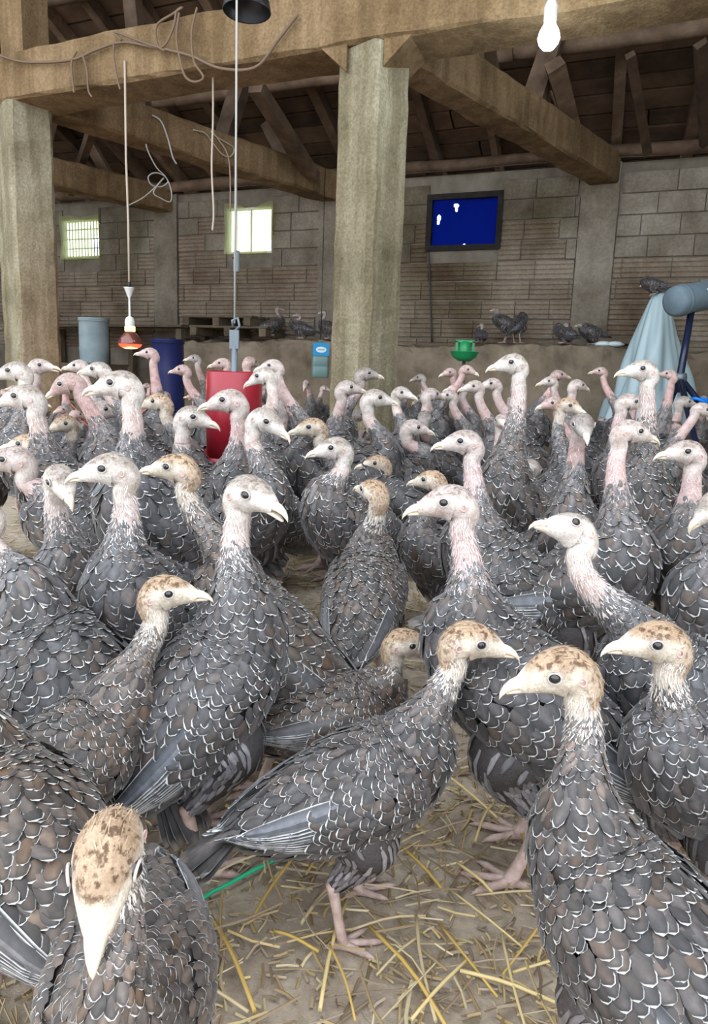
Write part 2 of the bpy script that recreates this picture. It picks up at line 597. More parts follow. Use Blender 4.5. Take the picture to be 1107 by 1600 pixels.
# main beam through both pillar heads
BD = (LL - CC) / np.linalg.norm(LL - CC)
BN = np.array([BD[1], -BD[0], 0]);  BN = BN if BN[1] < 0 else -BN
BW, BH = 0.36, 0.34
def rough_beam(a, b_, w, h, name, label, m_, jit=0.008, seg=24):
    a, b_ = np.asarray(a), np.asarray(b_)
    t = (b_ - a) / np.linalg.norm(b_ - a)
    y = np.cross(UZ, t); y /= np.linalg.norm(y)
    u = np.cross(t, y)
    q = MB(); v, f = [], []
    e = 0.02
    ring = [(-w/2+e, -h/2), (w/2-e, -h/2), (w/2, -h/2+e), (w/2, h/2-e), (w/2-e, h/2), (-w/2+e, h/2), (-w/2, h/2-e), (-w/2, -h/2+e)]
    for i in range(seg + 1):
        c = a + (b_ - a) * i / seg
        for (p, r) in ring:
            v.append(c + y * (p + random.uniform(-jit, jit)) + u * (r + random.uniform(-jit, jit)))
    n_ = 8
    for i in range(seg):
        for k in range(n_):
            f.append((i * n_ + k, i * n_ + (k + 1) % n_, (i + 1) * n_ + (k + 1) % n_, (i + 1) * n_ + k))
    f += [tuple(range(n_))[::-1], tuple(range(seg * n_, seg * n_ + n_))]
    q.add(v, f)
    return tag(q.build(name, m_), label, kind='structure')
zc = SOF + BH / 2
rough_beam(CC - BD * 3.6 + UZ * zc, CC + BD * 6.2 + UZ * zc, BW, BH, 'concrete_beam', 'long concrete beam across the pillar heads', MT['beam'], 0.008, 60)
# haunches at the middle pillar
q = MB()
for sgn in (1, -1):
    a = CC + BD * sgn * 0.12 + UZ * (SOF + 0.02)
    v = []
    for w_ in (-0.165, 0.165):
        for (x, z_) in ((0, -0.16), (0, 0.05), (0.24, 0.05)):
            v.append(a + BD * sgn * x + BN * w_ + UZ * z_)
    q.add(v, [(0, 1, 2), (3, 5, 4), (0, 2, 5, 3), (0, 3, 4, 1), (1, 4, 5, 2)])
tag(q.build('pillar_haunch', MT['beam']), 'flared concrete haunch joining pillar and beam', kind='structure')
# cross beams from each pillar to the back wall
XH = 0.30
def to_wall(p):
    k = np.dot(W0 - p, UN) / np.dot(CD, UN)
    return p + CD * k
ends = []
for i, p in enumerate((CC, LL, None)):
    if p is None:
        e = wp(wall_tz(262, 420)[0], 0.0, 0); p = e - CD * 3.6
    else:
        e = to_wall(p)
    z_ = SOF + 0.0 + XH / 2
    lab = ['concrete cross beam from the middle pillar to the back wall', 'concrete cross beam from the left pillar to the back wall', 'dim far cross beam ending left of the sheer-curtained windows'][i]
    rough_beam(p + CD * 0.02 + UZ * z_, e + UZ * z_, 0.27, XH, 'concrete_cross_beam', lab, MT['beam'])
    ends.append((p, e))

# roof: rafters, purlins, boards and an added light-blocking cover, rising from the back wall to the open front
SL = math.tan(math.radians(24))
def rf(t, d, dz=0.0):
    return wp(t, d, WTOP + 0.06 + d * SL + dz)
SD = np.array([*(UN[:2]), SL]); SD = SD / np.linalg.norm(SD)
SNn = np.cross(UX, SD); SNn = SNn if SNn[2] > 0 else -SNn
DMAX, DCOV = 5.5, 4.5  # cover stops short of the rafters to let sky light onto the front
b = MB()
b.box(rf((TA + TB) / 2, DCOV / 2 - 0.3) + SNn * 0.30, (TB - TA + 0.8, (DCOV + 0.9) / math.cos(math.radians(24)), 0.06), (UX, SD, SNn))  # unseen slab over the boards, added to keep sky light out of the gaps
roof = tag(b.build('ceiling', MT['tile']), 'dark open timber roof of rafters, purlins and boards', kind='structure')
d = -0.45
while d < DCOV:
    w_ = random.uniform(0.17, 0.24)
    t = TA - 0.2 - random.uniform(0, 1.2)
    while t < TB:
        L_ = random.uniform(2.0, 3.4)
        q = MB()
        q.box(rf(t + L_ / 2, d + w_ / 2 * 0.91) + SNn * (0.20 + random.uniform(-0.008, 0.012)), (L_ - 0.02, w_ - 0.022, 0.028), (UX, SD, SNn), 0.004)
        link('board', q.mesh('board', MT['board']), roof)
        t += L_
    d += w_ * 0.92
t = TA + 0.1
while t < TB:
    q = MB()
    j = random.uniform(-0.06, 0.06)
    q.bar(rf(t, -0.35) + SNn * 0.115, rf(t + j, DMAX) + SNn * 0.115, random.uniform(0.07, 0.10), 0.125, SNn, 0.01)
    link('rafter', q.mesh('rafter', MT['wood']), roof)
    t += random.uniform(0.50, 0.66)
for d in (0.08, 1.25, 2.35, 3.35, 4.4, 5.3):
    t = TA
    while t < TB:
        L_ = random.uniform(3.2, 4.4)
        q = MB()
        pts = [rf(t + L_ * k / 6, d) - SNn * (0.02 + random.uniform(-0.015, 0.015)) for k in range(7)]
        q.tube(pts, np.array([0.062 + random.uniform(-0.008, 0.01) for _ in range(7)]), 8)
        link('purlin', q.mesh('purlin', MT['wood']), roof)
        t += L_ - 0.15
# posts and slanting struts standing on the cross beams
for (p, e) in ends:
    for k, lean, w_ in ((0.30, 0.05, 0.13), (0.55, -0.1, 0.16), (0.78, 0.12, 0.11)):
        a = p + (e - p) * k + UZ * (SOF + XH - 0.02)
        dd = float(np.dot(a - W0, UN))
        tt_ = float(np.dot(a - W0, UX))
        top = rf(tt_ + lean * 1.5, dd + lean)
        if top[2] - a[2] < 0.15: continue
        q = MB(); q.bar(a, top, w_, w_ * 0.8, UN, 0.01)
        link('post', q.mesh('post', MT['wood']), roof)
for (x0, y0, d0, x1, y1, d1, w_) in ((868, 100, 1.7, 905, 236, 0.5, 0.13), (985, 85, 1.7, 1012, 240, 0.4, 0.075), (1096, 70, 1.6, 1102, 225, 0.35, 0.08), (400, 135, 1.9, 490, 275, 0.55, 0.15), (150, 185, 1.6, 110, 300, 0.4, 0.1), (756, 55, 2.2, 768, 120, 1.9, 0.14)):
    a = at_plane(x0, y0, W0 + UN * d0, UN); c = at_plane(x1, y1, W0 + UN * d1, UN)
    q = MB(); q.bar(a, c, w_, w_ * 0.7, UN, 0.01)
    link('strut', q.mesh('strut', MT['wood']), roof)
# post on top of the left pillar
q = MB(); q.bar(LL + UZ * (SOF + BH - 0.05) - BD * 0.05 , LL + UZ * 4.3 - BD * 0.05, 0.24, 0.24, BN, 0.008)
link('post', q.mesh('post', MT['beam']), roof)

# stone ledge along the foot of the back wall
LD, LZ = 0.62, 1.04
q = MB()
nt_, nd = 90, 5
t0, t1 = wall_tz(1107, 560)[0] - 0.6, wall_tz(292, 560)[0]
prof = [(LD + 0.06, 0), (LD + 0.03, 0.35), (LD + 0.02, 0.7), (LD, 0.95), (LD - 0.04, 1.02), (LD - 0.2, LZ), (0.0, LZ + 0.02)]
v, f = [], []
for i in range(nt_ + 1):
    t = t0 + (t1 - t0) * i / nt_
    for (dd, zz) in prof:
        v.append(wp(t, dd + random.uniform(-0.02, 0.02) * (dd > 0) + 0.03 * math.sin(t * 3.1), zz + (random.uniform(-0.02, 0.02) + 0.02 * math.sin(t * 2.3 + 1)) * (zz > 0)))
m_ = len(prof)
for i in range(nt_):
    for k in range(m_ - 1):
        f.append((i * m_ + k, i * m_ + k + 1, (i + 1) * m_ + k + 1, (i + 1) * m_ + k))
f += [tuple(range(m_)), tuple(range(nt_ * m_, nt_ * m_ + m_))[::-1]]
q.add(v, f)
tag(q.build('stone_ledge', MT['stone']), 'rough daubed stone ledge along the foot of the back wall', kind='structure')

# windows
def bars(parent, t0, t1, z0, z1, nv, nh, d, r, m_, name='bar'):
    for i in range(1, nv):
        q = MB(); t = t0 + (t1 - t0) * i / nv; q.tube([wp(t, d, z0), wp(t, d, z1)], r, 6); link(name, q.mesh(name, m_), parent)
    for i in range(1, nh):
        q = MB(); z_ = z0 + (z1 - z0) * i / nh; q.tube([wp(t0, d + 2 * r, z_), wp(t1, d + 2 * r, z_)], r, 6); link(name, q.mesh(name, m_), parent)
def frame(t0, t1, z0, z1, w_, d0, d1, m_, name):
    q = MB()
    for (a, c, z_0, z_1) in ((t0, t1, z0, z0 + w_), (t0, t1, z1 - w_, z1), (t0, t0 + w_, z0 + w_, z1 - w_), (t1 - w_, t1, z0 + w_, z1 - w_)):
        q.box(wp((a + c) / 2, (d0 + d1) / 2, (z_0 + z_1) / 2), (c - a, d1 - d0, z_1 - z_0), (UX, UN, UZ))
    return q.build(name, m_)
def cloth(t0, t1, z0, z1, d, sag=0.0, wave=0.02, holes=(), fold=9.0, n=40, cut=None):
    v, f = [], []
    for i in range(n + 1):
        for j in range(n + 1):
            x, y = i / n, j / n
            zt_ = z1 + (0 if not sag else -sag * (1 - abs(2 * x - 0.95)) ** 2)
            t = t0 + (t1 - t0) * x
            v.append(wp(t, d + wave * math.sin(x * fold + y * 1.7) * 0.5 + wave * 0.5 * math.sin(y * 5 + x * 3), z0 + (zt_ - z0) * y))
    for i in range(n):
        for j in range(n):
            x, y = (i + 0.5) / n, (j + 0.5) / n
            if any(((x - hx) / rx) ** 2 + ((y - hy) / ry) ** 2 < 1 for (hx, hy, rx, ry) in holes): continue
            a = i * (n + 1) + j
            f.append((a, a + n + 1, a + n + 2, a + 1))
    q = MB(); q.add(v, f, True)
    return q
for k, (t0, t1, z0, z1) in enumerate(WIN):
    if k == 0:
        w = tag(frame(t0 - 0.02, t1 + 0.02, z0 - 0.02, z1 + 0.02, 0.06, -0.05, 0.03, MT['black_wood'], 'window_1'), 'window covered with a torn blue tarpaulin in a dark frame', kind='structure')
        c = cloth(t0 - 0.01, t1 + 0.01, z0 - 0.01, z1 + 0.01, -0.02, 0, 0.03, ((0.85, 0.60, 0.024, 0.06), (0.86, 0.52, 0.018, 0.04), (0.62, 0.81, 0.034, 0.035), (0.615, 0.75, 0.018, 0.05), (0.48, 0.09, 0.02, 0.025), (0.43, 0.085, 0.01, 0.012)), n=120)
        tag(link('tarpaulin', c.mesh('tarpaulin', MT['tarp']), w), 'blue tarpaulin with small torn holes')
    else:
        w = tag(frame(t0, t1, z0, z1, 0.025, -0.042, -0.005, MT['white'], 'window_%d' % (k + 1)), ['', 'bright window with a sheer sagging curtain beside the feeder rope', 'bright barred window with a sheer curtain beside the left pillar'][k], kind='structure')
        c = cloth(t0 - 0.03, t1 + 0.03, z0 - 0.03 + (0.02 if k == 1 else 0.0), z1 + 0.05, 0.05, 0.10 if k == 1 else 0.03, 0.03, ((0.03, 0.05, 0.06, 0.22),) if k == 1 else ((0.05, 0.33, 0.07, 0.20),))
        link('curtain', c.mesh('curtain', MT['curtain']), w)
        bars(w, t0 + 0.02, t1 - 0.02, z0, z1, 2 if k == 1 else 11, 1 if k == 1 else 4, -0.03, 0.012 if k == 1 else 0.007, MT['steel'])

# shrubs outside the windows
def shrub(t, d, z0, r, label, seed):
    rr = np.random.RandomState(seed)
    n_ = 700
    c = rr.normal(size=(n_, 3)); c = nrm_(c) * (0.55 + 0.45 * rr.uniform(size=(n_, 1)) ** 0.5) * np.array([r, r * 0.7, r * 1.1])
    a = nrm_(rr.normal(size=(n_, 3))); bb_ = nrm_(np.cross(a, rr.normal(size=(n_, 3))))
    L_, w_ = 0.10, 0.035
    V = np.stack([c, c + a * L_ * 0.5 + bb_ * w_, c + a * L_, c + a * L_ * 0.5 - bb_ * w_], 1).reshape(-1, 3)
    Q = np.arange(4 * n_).reshape(-1, 4)
    o = empty('shrub', wp(t, d, 0))
    tag(o, label, 'shrub')
    f_ = link('foliage', qmesh('foliage', V + np.array([0, 0, z0]), Q, MT['leaf'], smooth=False), o)
    f_['kind'] = 'stuff'
    q = MB(); q.tube([(0, 0, 0), (0.03, 0, z0 * 0.5), (0, 0.02, z0)], np.array([0.05, 0.04, 0.02]), 7)
    link('stem', q.mesh('stem', MT['wood']), o)
def nrm_(v):
    return v / (np.linalg.norm(v, axis=-1, keepdims=True) + 1e-9)
shrub(WIN[1][0] - 0.2, -1.5, 2.0, 0.6, 'green shrub outside the window beside the feeder rope', 1)
shrub(WIN[2][0] - 0.25, -1.4, 2.0, 0.55, 'green shrub outside the barred window by the left pillar', 2)
b = MB(); b.box(wp(2.7, -5.2, -0.1), (16, 10, 0.2), (UX, UN, UZ)); tag(b.build('ground', MT['earth']), 'ground outside behind the barn', kind='structure')
# ------------------------------------------------------------------ turkeys
def nrm(v):
    v = np.asarray(v, float)
    return v / (np.linalg.norm(v, axis=-1, keepdims=True) + 1e-12)

def sstep(a, b, x):
    t = np.clip((x - a) / (b - a), 0, 1)
    return t * t * (3 - 2 * t)

class Loft:
    """closed tube around a path; every point can be addressed by (arc length, angle)"""
    def __init__(s, P, LAT, RW, RU, RD, n, nphi):
        ctl = np.concatenate([P, LAT, np.stack([RW, RU, RD], 1)], 1)
        f = crom(ctl, n)
        s.P = f[:, :3]
        s.T = nrm(np.gradient(s.P, axis=0))
        L = f[:, 3:6]
        L = nrm(L - s.T * (L * s.T).sum(1)[:, None])
        s.L, s.N = L, np.cross(s.T, L)
        s.rw, s.ru, s.rd = np.maximum(f[:, 6:9].T, 0.0015)
        s.arc = np.concatenate([[0], np.cumsum(np.linalg.norm(np.diff(s.P, axis=0), axis=1))])
        s.n, s.nphi, s.k = n, nphi, len(P)
        ph = np.arange(nphi) * 2 * math.pi / nphi
        c, sn = np.cos(ph)[None, :, None], np.sin(ph)[None, :, None]
        r = np.where(sn > 0, s.ru[:, None, None], s.rd[:, None, None])
        s.G = s.P[:, None] + s.L[:, None] * s.rw[:, None, None] * c + s.N[:, None] * r * sn
        du = np.gradient(s.G, axis=0)
        dv = np.roll(s.G, -1, 1) - np.roll(s.G, 1, 1)
        s.GN = nrm(np.cross(dv, du))
        if ((s.G - s.P[:, None]) * s.GN).sum() < 0:
            s.GN = -s.GN
    def ctl_arc(s, i):
        return float(np.interp(i * (s.n - 1) / (s.k - 1), np.arange(s.n), s.arc))
    def sample(s, arc, phi):
        a = np.clip(arc, s.arc[0], s.arc[-1])
        x = np.interp(a, s.arc, np.arange(s.n))
        i = np.clip(x.astype(int), 0, s.n - 2)
        u = (x - i)[..., None]
        y = (phi / (2 * math.pi) * s.nphi) % s.nphi
        j = y.astype(int) % s.nphi
        w = (y - np.floor(y))[..., None]
        j2 = (j + 1) % s.nphi
        def bl(G):
            return (G[i, j] * (1 - w) + G[i, j2] * w) * (1 - u) + (G[i + 1, j] * (1 - w) + G[i + 1, j2] * w) * u
        p, nn = bl(s.G), nrm(bl(s.GN))
        p = p + (arc - a)[..., None] * s.T[0]
        return p, nn
    def radius(s, arc):
        x = np.clip(arc, s.arc[0], s.arc[-1])
        return np.interp(x, s.arc, (s.rw + 0.5 * (s.ru + s.rd)) / 2)
    def quads(s):
        i, j = np.meshgrid(np.arange(s.n - 1), np.arange(s.nphi), indexing='ij')
        a = i * s.nphi + j
        b = i * s.nphi + (j + 1) % s.nphi
        return np.stack([a, b, b + s.nphi, a + s.nphi], -1).reshape(-1, 4)

VROW = np.array([0, 0.45, 0.8, 1.0])
PROF = np.array([0.5, 1.0, 0.86, 0.34])
EDGE = np.array([[0.2, 0, 0.2], [0.62, 0, 0.62], [1, 0.15, 1], [1, 1, 1]])

def feather_grid(loft, arc, phi, L, Wd, lift0, lift1, tint, est, skew=0.0, vrow=VROW, prof=PROF, edge=EDGE, camber=0.12, extra=None):
    """feathers laid over a loft: arrays of n feathers -> verts, quads, colour, edge"""
    n, m = len(arc), len(vrow)
    v = vrow[None, :, None]
    u = np.array([-1.0, 0, 1])[None, None, :]
    A = arc[:, None, None] - v * L[:, None, None] + 0 * u
    R = np.maximum(loft.radius(arc), 0.006)[:, None, None]
    Ph = phi[:, None, None] + u * prof[None, :, None] * (Wd[:, None, None] * 0.5) / R + np.asarray(skew).reshape(-1, 1, 1) * v
    p, nn = loft.sample(A, Ph)
    lift = lift0.reshape(-1, 1, 1) + lift1.reshape(-1, 1, 1) * v + camber * Wd[:, None, None] * (1 - u ** 2) * 0.5
    if extra is not None:
        lift = lift + extra(A, Ph)
    p = p + nn * lift[..., None]
    idx = (np.arange(n) * m * 3)[:, None, None] + (np.arange(m - 1) * 3)[None, :, None] + np.arange(2)[None, None, :]
    q = np.stack([idx, idx + 1, idx + 4, idx + 3], -1).reshape(-1, 4)
    col = np.broadcast_to(tint[:, None, None, :], (n, m, 3, 3)).reshape(-1, 3)
    e = (edge[None] * est[:, None, None]).reshape(-1)
    return p.reshape(-1, 3), q, col, e

class Acc:
    def __init__(s):
        s.V, s.Q, s.C, s.E, s.M, s.n = [], [], [], [], [], 0
    def add(s, V, Q, C=None, E=None, mi=0):
        V = np.asarray(V).reshape(-1, 3)
        s.V.append(V); s.Q.append(np.asarray(Q) + s.n)
        s.C.append(np.broadcast_to(C if C is not None else (0.5, 0.5, 0.5), (len(V), 3)))
        s.E.append(np.zeros(len(V)) if E is None else E)
        s.M.append(np.full(len(Q), mi))
        s.n += len(V)
    def mesh(s, name, mats):
        return qmesh(name, np.concatenate(s.V), np.concatenate(s.Q), mats, np.concatenate(s.M), np.concatenate(s.C), np.concatenate(s.E))

def tube_np(P, R, n=8, tip=True):
    """simple tube in numpy -> V, Q"""
    P, R = np.asarray(P, float), np.asarray(R, float)
    T = nrm(np.gradient(P, axis=0))
    x = np.cross(T[0], (0.31, 0.83, 0.2) if abs(T[0][1]) < 0.9 else (1, 0, 0))
    V = []
    for i in range(len(P)):
        x = nrm(x - T[i] * np.dot(x, T[i]))
        y = np.cross(T[i], x)
        a = np.arange(n) * 2 * math.pi / n
        V.append(P[i] + R[i] * (np.cos(a)[:, None] * x + np.sin(a)[:, None] * y))
    V = np.concatenate(V)
    i, j = np.meshgrid(np.arange(len(P) - 1), np.arange(n), indexing='ij')
    a = i * n + j
    b = i * n + (j + 1) % n
    return V, np.stack([a, b, b + n, a + n], -1).reshape(-1, 4)

# torso stations in the torso frame: x, z, half width, up, down
TORSO = np.array([
    (-0.212, 0.016, 0.006, 0.005, 0.006), (-0.195, 0.013, 0.026, 0.016, 0.024), (-0.15, 0.006, 0.055, 0.040, 0.052),
    (-0.085, 0.0, 0.077, 0.066, 0.076), (-0.01, -0.002, 0.088, 0.080, 0.090), (0.06, 0.0, 0.087, 0.082, 0.093),
    (0.112, 0.016, 0.072, 0.074, 0.082), (0.145, 0.046, 0.053, 0.056, 0.062)])

PAL = {  # face, crown, neck skin
    'y': ((0.74, 0.66, 0.55), (0.42, 0.28, 0.17), (0.66, 0.57, 0.49)),
    'w': ((0.77, 0.72, 0.67), (0.36, 0.31, 0.27), (0.70, 0.57, 0.53)),
    'p': ((0.70, 0.62, 0.58), (0.42, 0.35, 0.32), (0.68, 0.51, 0.49)),
    'r': ((0.60, 0.44, 0.41), (0.44, 0.34, 0.31), (0.60, 0.40, 0.38)),
    'd': ((0.46, 0.42, 0.39), (0.24, 0.21, 0.19), (0.50, 0.36, 0.34)),
}
EYE_ME = {}

def eye_mesh():
    if 'e' not in EYE_ME:
        b = MB()
        b.lathe((0, 0, 0), [(0.0002, -1), (0.5, -0.866), (0.866, -0.5), (1, 0), (0.866, 0.5), (0.5, 0.866), (0.0002, 1)], 12)
        EYE_ME['e'] = b.mesh('eye', MT['eye'])
    return EYE_ME['e']

def ring_mesh(key, m_):
    if key not in EYE_ME:
        b = MB()
        b.tube([(math.cos(a), math.sin(a), 0) for a in np.linspace(0, 2 * math.pi, 15)], 0.17 if key == 'eyelid' else 0.3, 6, False)
        EYE_ME[key] = b.mesh(key, m_)
    return EYE_ME[key]

def turkey(base, heading, head, hyaw, hpitch=0.0, typ='w', s=1.0, hs=None, theta=30.0, lod=1, seed=0, brown=0.3,
           mouth=0.0, step=0.0, label=None, group=None, sit=False, bald=None, nk=1.0, wdrop=0.0, tilt=0.0):
    """base: ground point; heading in degrees; head: world position of the head centre (between the eyes);
    hyaw: where the beak points (world degrees)"""
    rng = np.random.RandomState(seed + 11)
    if hs is None:
        hs = 1.12 + 0.25 * (s - 1)
    hd = math.radians(heading)
    ch, sh = math.cos(hd), math.sin(hd)
    base = np.asarray(base, float)
    d = np.asarray(head, float) - base
    E = np.array([ch * d[0] + sh * d[1], -sh * d[0] + ch * d[1], d[2]])          # head centre in bird space
    ya = math.radians(hyaw) - hd
    hp = math.radians(hpitch)
    hf = np.array([math.cos(ya) * math.cos(hp), math.sin(ya) * math.cos(hp), math.sin(hp)])
    hl = np.array([-math.sin(ya), math.cos(ya), 0])
    tl = math.radians(tilt)
    hu = np.cross(hf, hl)
    hl, hu = hl * math.cos(tl) + hu * math.sin(tl), hu * math.cos(tl) - hl * math.sin(tl)
    th = math.radians(theta)
    zt = (0.15 if sit else 0.262) * s
    ct, st = math.cos(th), math.sin(th)
    def tor(x, y, z):
        return np.array([ct * x - st * z, y, st * x + ct * z]) * s + np.array([0, 0, zt])
    P = [tor(r[0], 0, r[1]) for r in TORSO]
    RW = list(TORSO[:, 2] * s); RU = list(TORSO[:, 3] * s); RD = list(TORSO[:, 4] * s)
    B = P[-1]
    tb = np.array([ct * 0.62 - st * 0.78, 0, st * 0.62 + ct * 0.78])
    T = E - hf * 0.020 * hs - hu * 0.036 * hs
    tt = nrm(hu * 0.85 + hf * 0.12 + np.array([0, 0, 0.25]))
    D = np.linalg.norm(T - B)
    for t, r in ((0.18, 0.0385), (0.38, 0.0270), (0.58, 0.0205), (0.8, 0.0168), (1.0, 0.0160)):
        h00, h10, h01, h11 = 2*t**3-3*t**2+1, t**3-2*t**2+t, -2*t**3+3*t**2, t**3-t**2
        P.append(h00 * B + h10 * tb * D * 0.9 + h01 * T + h11 * tt * D * 0.9)
        w = t
        rr = r * nk * (s * (1 - w) + hs * 1.02 * w)
        RW.append(rr); RU.append(rr * 0.98); RD.append(rr * 1.0)
    kneck = len(P) - 1
    for a, b, w, u_, d_ in ((-0.0235, -0.0175, 0.0195, 0.0205, 0.0180), (-0.0135, -0.0010, 0.0228, 0.0220, 0.0262),
                            (0.0015, 0.0015, 0.0222, 0.0200, 0.0265), (0.016, -0.0015, 0.0178, 0.0160, 0.0195),
                            (0.029, -0.006, 0.0128, 0.0112, 0.0122), (0.038, -0.009, 0.0086, 0.0072, 0.0072)):
        P.append(E + (hf * a + hu * b) * hs); RW.append(w * hs); RU.append(u_ * hs); RD.append(d_ * hs)
    P = np.array(P)
    k = len(P)
    bl = sstep(len(TORSO) + 0.5, kneck + 0.5, np.arange(k))[:, None]
    LAT = nrm(np.array([0, 1.0, 0]) * (1 - bl) + hl * bl)
    nst = {0: 110, 1: 72, 2: 46}[lod]
    nph = {0: 28, 1: 18, 2: 12}[lod]
    lf = Loft(P, LAT, np.array(RW), np.array(RU), np.array(RD), nst, nph)
    aN0, aN1 = lf.ctl_arc(len(TORSO) - 1), lf.ctl_arc(kneck)
    if bald is None:
        bald = {'y': 0.86, 'w': 0.62, 'p': 0.52, 'r': 0.48, 'd': 0.6}[typ]
    aF = aN0 + (aN1 - aN0) * bald                       # plumage ends here
    face, crown, nsk = (np.array(c) for c in PAL[typ])
    slate = np.array([0.040, 0.040, 0.045]) * (1 - brown) + np.array([0.064, 0.047, 0.037]) * brown
    V = lf.G.reshape(-1, 3)
    arcs = np.repeat(lf.arc, lf.nphi)
    q = (V - E) / hs
    ha, hb, hc = q @ hf, q @ hu, np.abs(q @ hl)
    tn = sstep(aF - 0.05 * s, aF + 0.01 * s, arcs)[:, None]
    C = slate * 0.8 * (1 - tn) + nsk * tn
    th_ = sstep(aN1 - 0.03, aN1 + 0.012, arcs)[:, None]
    C = C * (1 - th_) + face * th_
    cr = (sstep(0.004, 0.0125, hb + 0.25 * np.clip(-ha - 0.012, 0, 1)) * (arcs > aN1) * sstep(0.036, 0.026, ha))
    nape = sstep(-0.018, -0.030, ha) * sstep(-0.05, -0.02, hb) * (arcs > aN1 - 0.04) * (0.9 if typ == 'y' else 0.3)
    cr = np.maximum(cr, nape * 0.8)[:, None]
    C = C * (1 - cr * 0.85) + crown * cr * 0.85
    ear = np.exp(-(((ha + 0.0185) / 0.0042) ** 2 + ((hb + 0.008) / 0.0045) ** 2)) * (hc > 0.008) * (arcs > aN1 - 0.02)
    C = C * (1 - 0.55 * ear[:, None]) + np.array([0.45, 0.25, 0.22]) * 0.55 * ear[:, None]
    ring = np.exp(-((np.hypot(ha - 0.004, hb - 0.0035) - 0.0085) / 0.0022) ** 2) * (hc > 0.01)
    C = C * (1 - 0.3 * ring[:, None]) + np.array([0.5, 0.46, 0.44]) * 0.3 * ring[:, None]
    gm = np.exp(-(((ha - 0.002) / 0.014) ** 2 + ((hb + 0.013) / 0.006) ** 2)) * (hc > 0.006)
    C = C * (1 - 0.22 * gm[:, None])
    spk = cr[:, 0] * (0.95 if typ == 'y' else 0.6)
    if typ == 'y':                                       # dark stripe down the side of the neck
        spk = np.maximum(spk, 0.8 * np.exp(-((ha + 0.024) / 0.006) ** 2) * sstep(-0.09, -0.02, hb) * (arcs > aF))
    body = Acc()
    body.add(V, lf.quads(), C, spk, 0)
    # thighs
    hips = {}
    legs = []
    for sd in (1, -1):
        off = step * sd * 0.055 * s
        hip = tor(-0.015, 0.048 * sd, -0.035)
        if sit:
            hock = hip * np.array([1, 1, 0]) + np.array([-0.05 * s, 0.01 * sd, 0.03 * s])
            foot = hock + np.array([0.09 * s, 0.01 * sd, -0.018 * s])
        else:
            hock = np.array([-0.030 * s + off * 0.45, 0.050 * s * sd, 0.122 * s])
            foot = np.array([0.006 * s + off, 0.052 * s * sd, 0.010 * s])
        knee = hip * 0.45 + hock * 0.55 + np.array([0.028 * s, 0, 0])
        tp = np.array([hip, (hip + knee) / 2 + np.array([0.012 * s, 0.006 * sd, 0]), knee, knee * 0.35 + hock * 0.65 + np.array([0.004 * s, 0, 0]), hock])
        tr = np.array([0.058, 0.054, 0.040, 0.022, 0.0115]) * s
        tlft = Loft(tp[::-1], np.tile([0, 1.0, 0], (5, 1)), tr[::-1] * 0.9, tr[::-1], tr[::-1], 16 if lod < 2 else 8, 14 if lod < 2 else 8)
        body.add(tlft.G.reshape(-1, 3), tlft.quads(), slate * 1.5, None, 0)
        legs.append((hock, foot, sd, tlft))
    # ---------------- plumage
    fs = {0: 0.62, 1: 0.80, 2: 1.2}[lod]
    pl = Acc()
    rows = []
    a = aF + (aN1 - aF) * 0.35
    while a > 0.012 * s:
        fn = np.clip((a - aN0) / max(aF - aN0, 1e-3), 0, 1)           # 1 at the top of the feathered neck
        Lr = (0.013 * fn + 0.034 * (1 - fn)) * s if a > aN0 else np.interp(a, [0, aN0 * 0.45, aN0], [0.046, 0.042, 0.034]) * s
        rows.append((a, Lr * fs))
        a -= Lr * fs * 0.48
    # wing outline on the torso
    aw0, aw1 = lf.ctl_arc(5.75), lf.ctl_arc(0.35)
    def wing_ab(A, Ph):
        """wing coordinates: along 0..1, across -1..1 (both sides)"""
        al = (aw0 - A) / (aw0 - aw1)
        x = np.mod(Ph + math.pi / 2, 2 * math.pi) - math.pi / 2
        x = np.where(x > math.pi / 2, math.pi - x, x)
        cen = np.interp(al, [0, 0.5, 1], [0.02, 0.08, 0.42]) - wdrop * al
        hw = np.interp(al, [-0.02, 0.0, 0.12, 0.4, 0.8, 1.0, 1.25], [0.05, 0.30, 0.62, 0.72, 0.50, 0.26, 0.16])
        return al, (x - cen) / hw
    def wing_lift(A, Ph):
        al, be = wing_ab(A, Ph)
        up = np.clip(1 - np.abs(be) ** 2.6, 0, 1) * np.interp(al, [-0.02, 0.03, 0.2, 0.9, 1.3], [0, 0.35, 1, 1, 1])
        return 0.012 * s * up
    ar_, ph_, L_, W_, Ti, Es = [], [], [], [], [], []
    for ri, (a, Lr) in enumerate(rows):
        Wd = Lr * (0.80 if a < aN0 else 0.78)
        R = float(lf.radius(a - Lr * 0.6))
        cnt = max(7, int(2 * math.pi * R / (Wd * 0.80)))
        ph = (np.arange(cnt) + 0.5 * (ri % 2) + rng.uniform(-0.16, 0.16, cnt)) * 2 * math.pi / cnt
        aa = a + rng.uniform(-0.12, 0.12, cnt) * Lr
        al, be = wing_ab(aa - Lr * 0.5, ph)
        keep = ~((np.abs(be) < 0.80) & (al > 0.10) & (al < 1.02))
        if a > aF:
            keep &= rng.uniform(0, 1, cnt) < 0.75 * (1 - (a - aF) / (aN1 - aF) / 0.37)
        ph, aa = ph[keep], aa[keep]
        n = len(ph)
        belly = sstep(-0.45, -0.9, np.sin(ph)) * float(sstep(lf.ctl_arc(5.4), lf.ctl_arc(4.2), np.array(a)))
        rump = sstep(0.05 * s, 0.02 * s, a)
        ar_.append(aa); ph_.append(ph); L_.append(np.full(n, Lr) * rng.uniform(0.82, 1.28, n)); W_.append(np.full(n, Wd) * rng.uniform(0.82, 1.15, n))
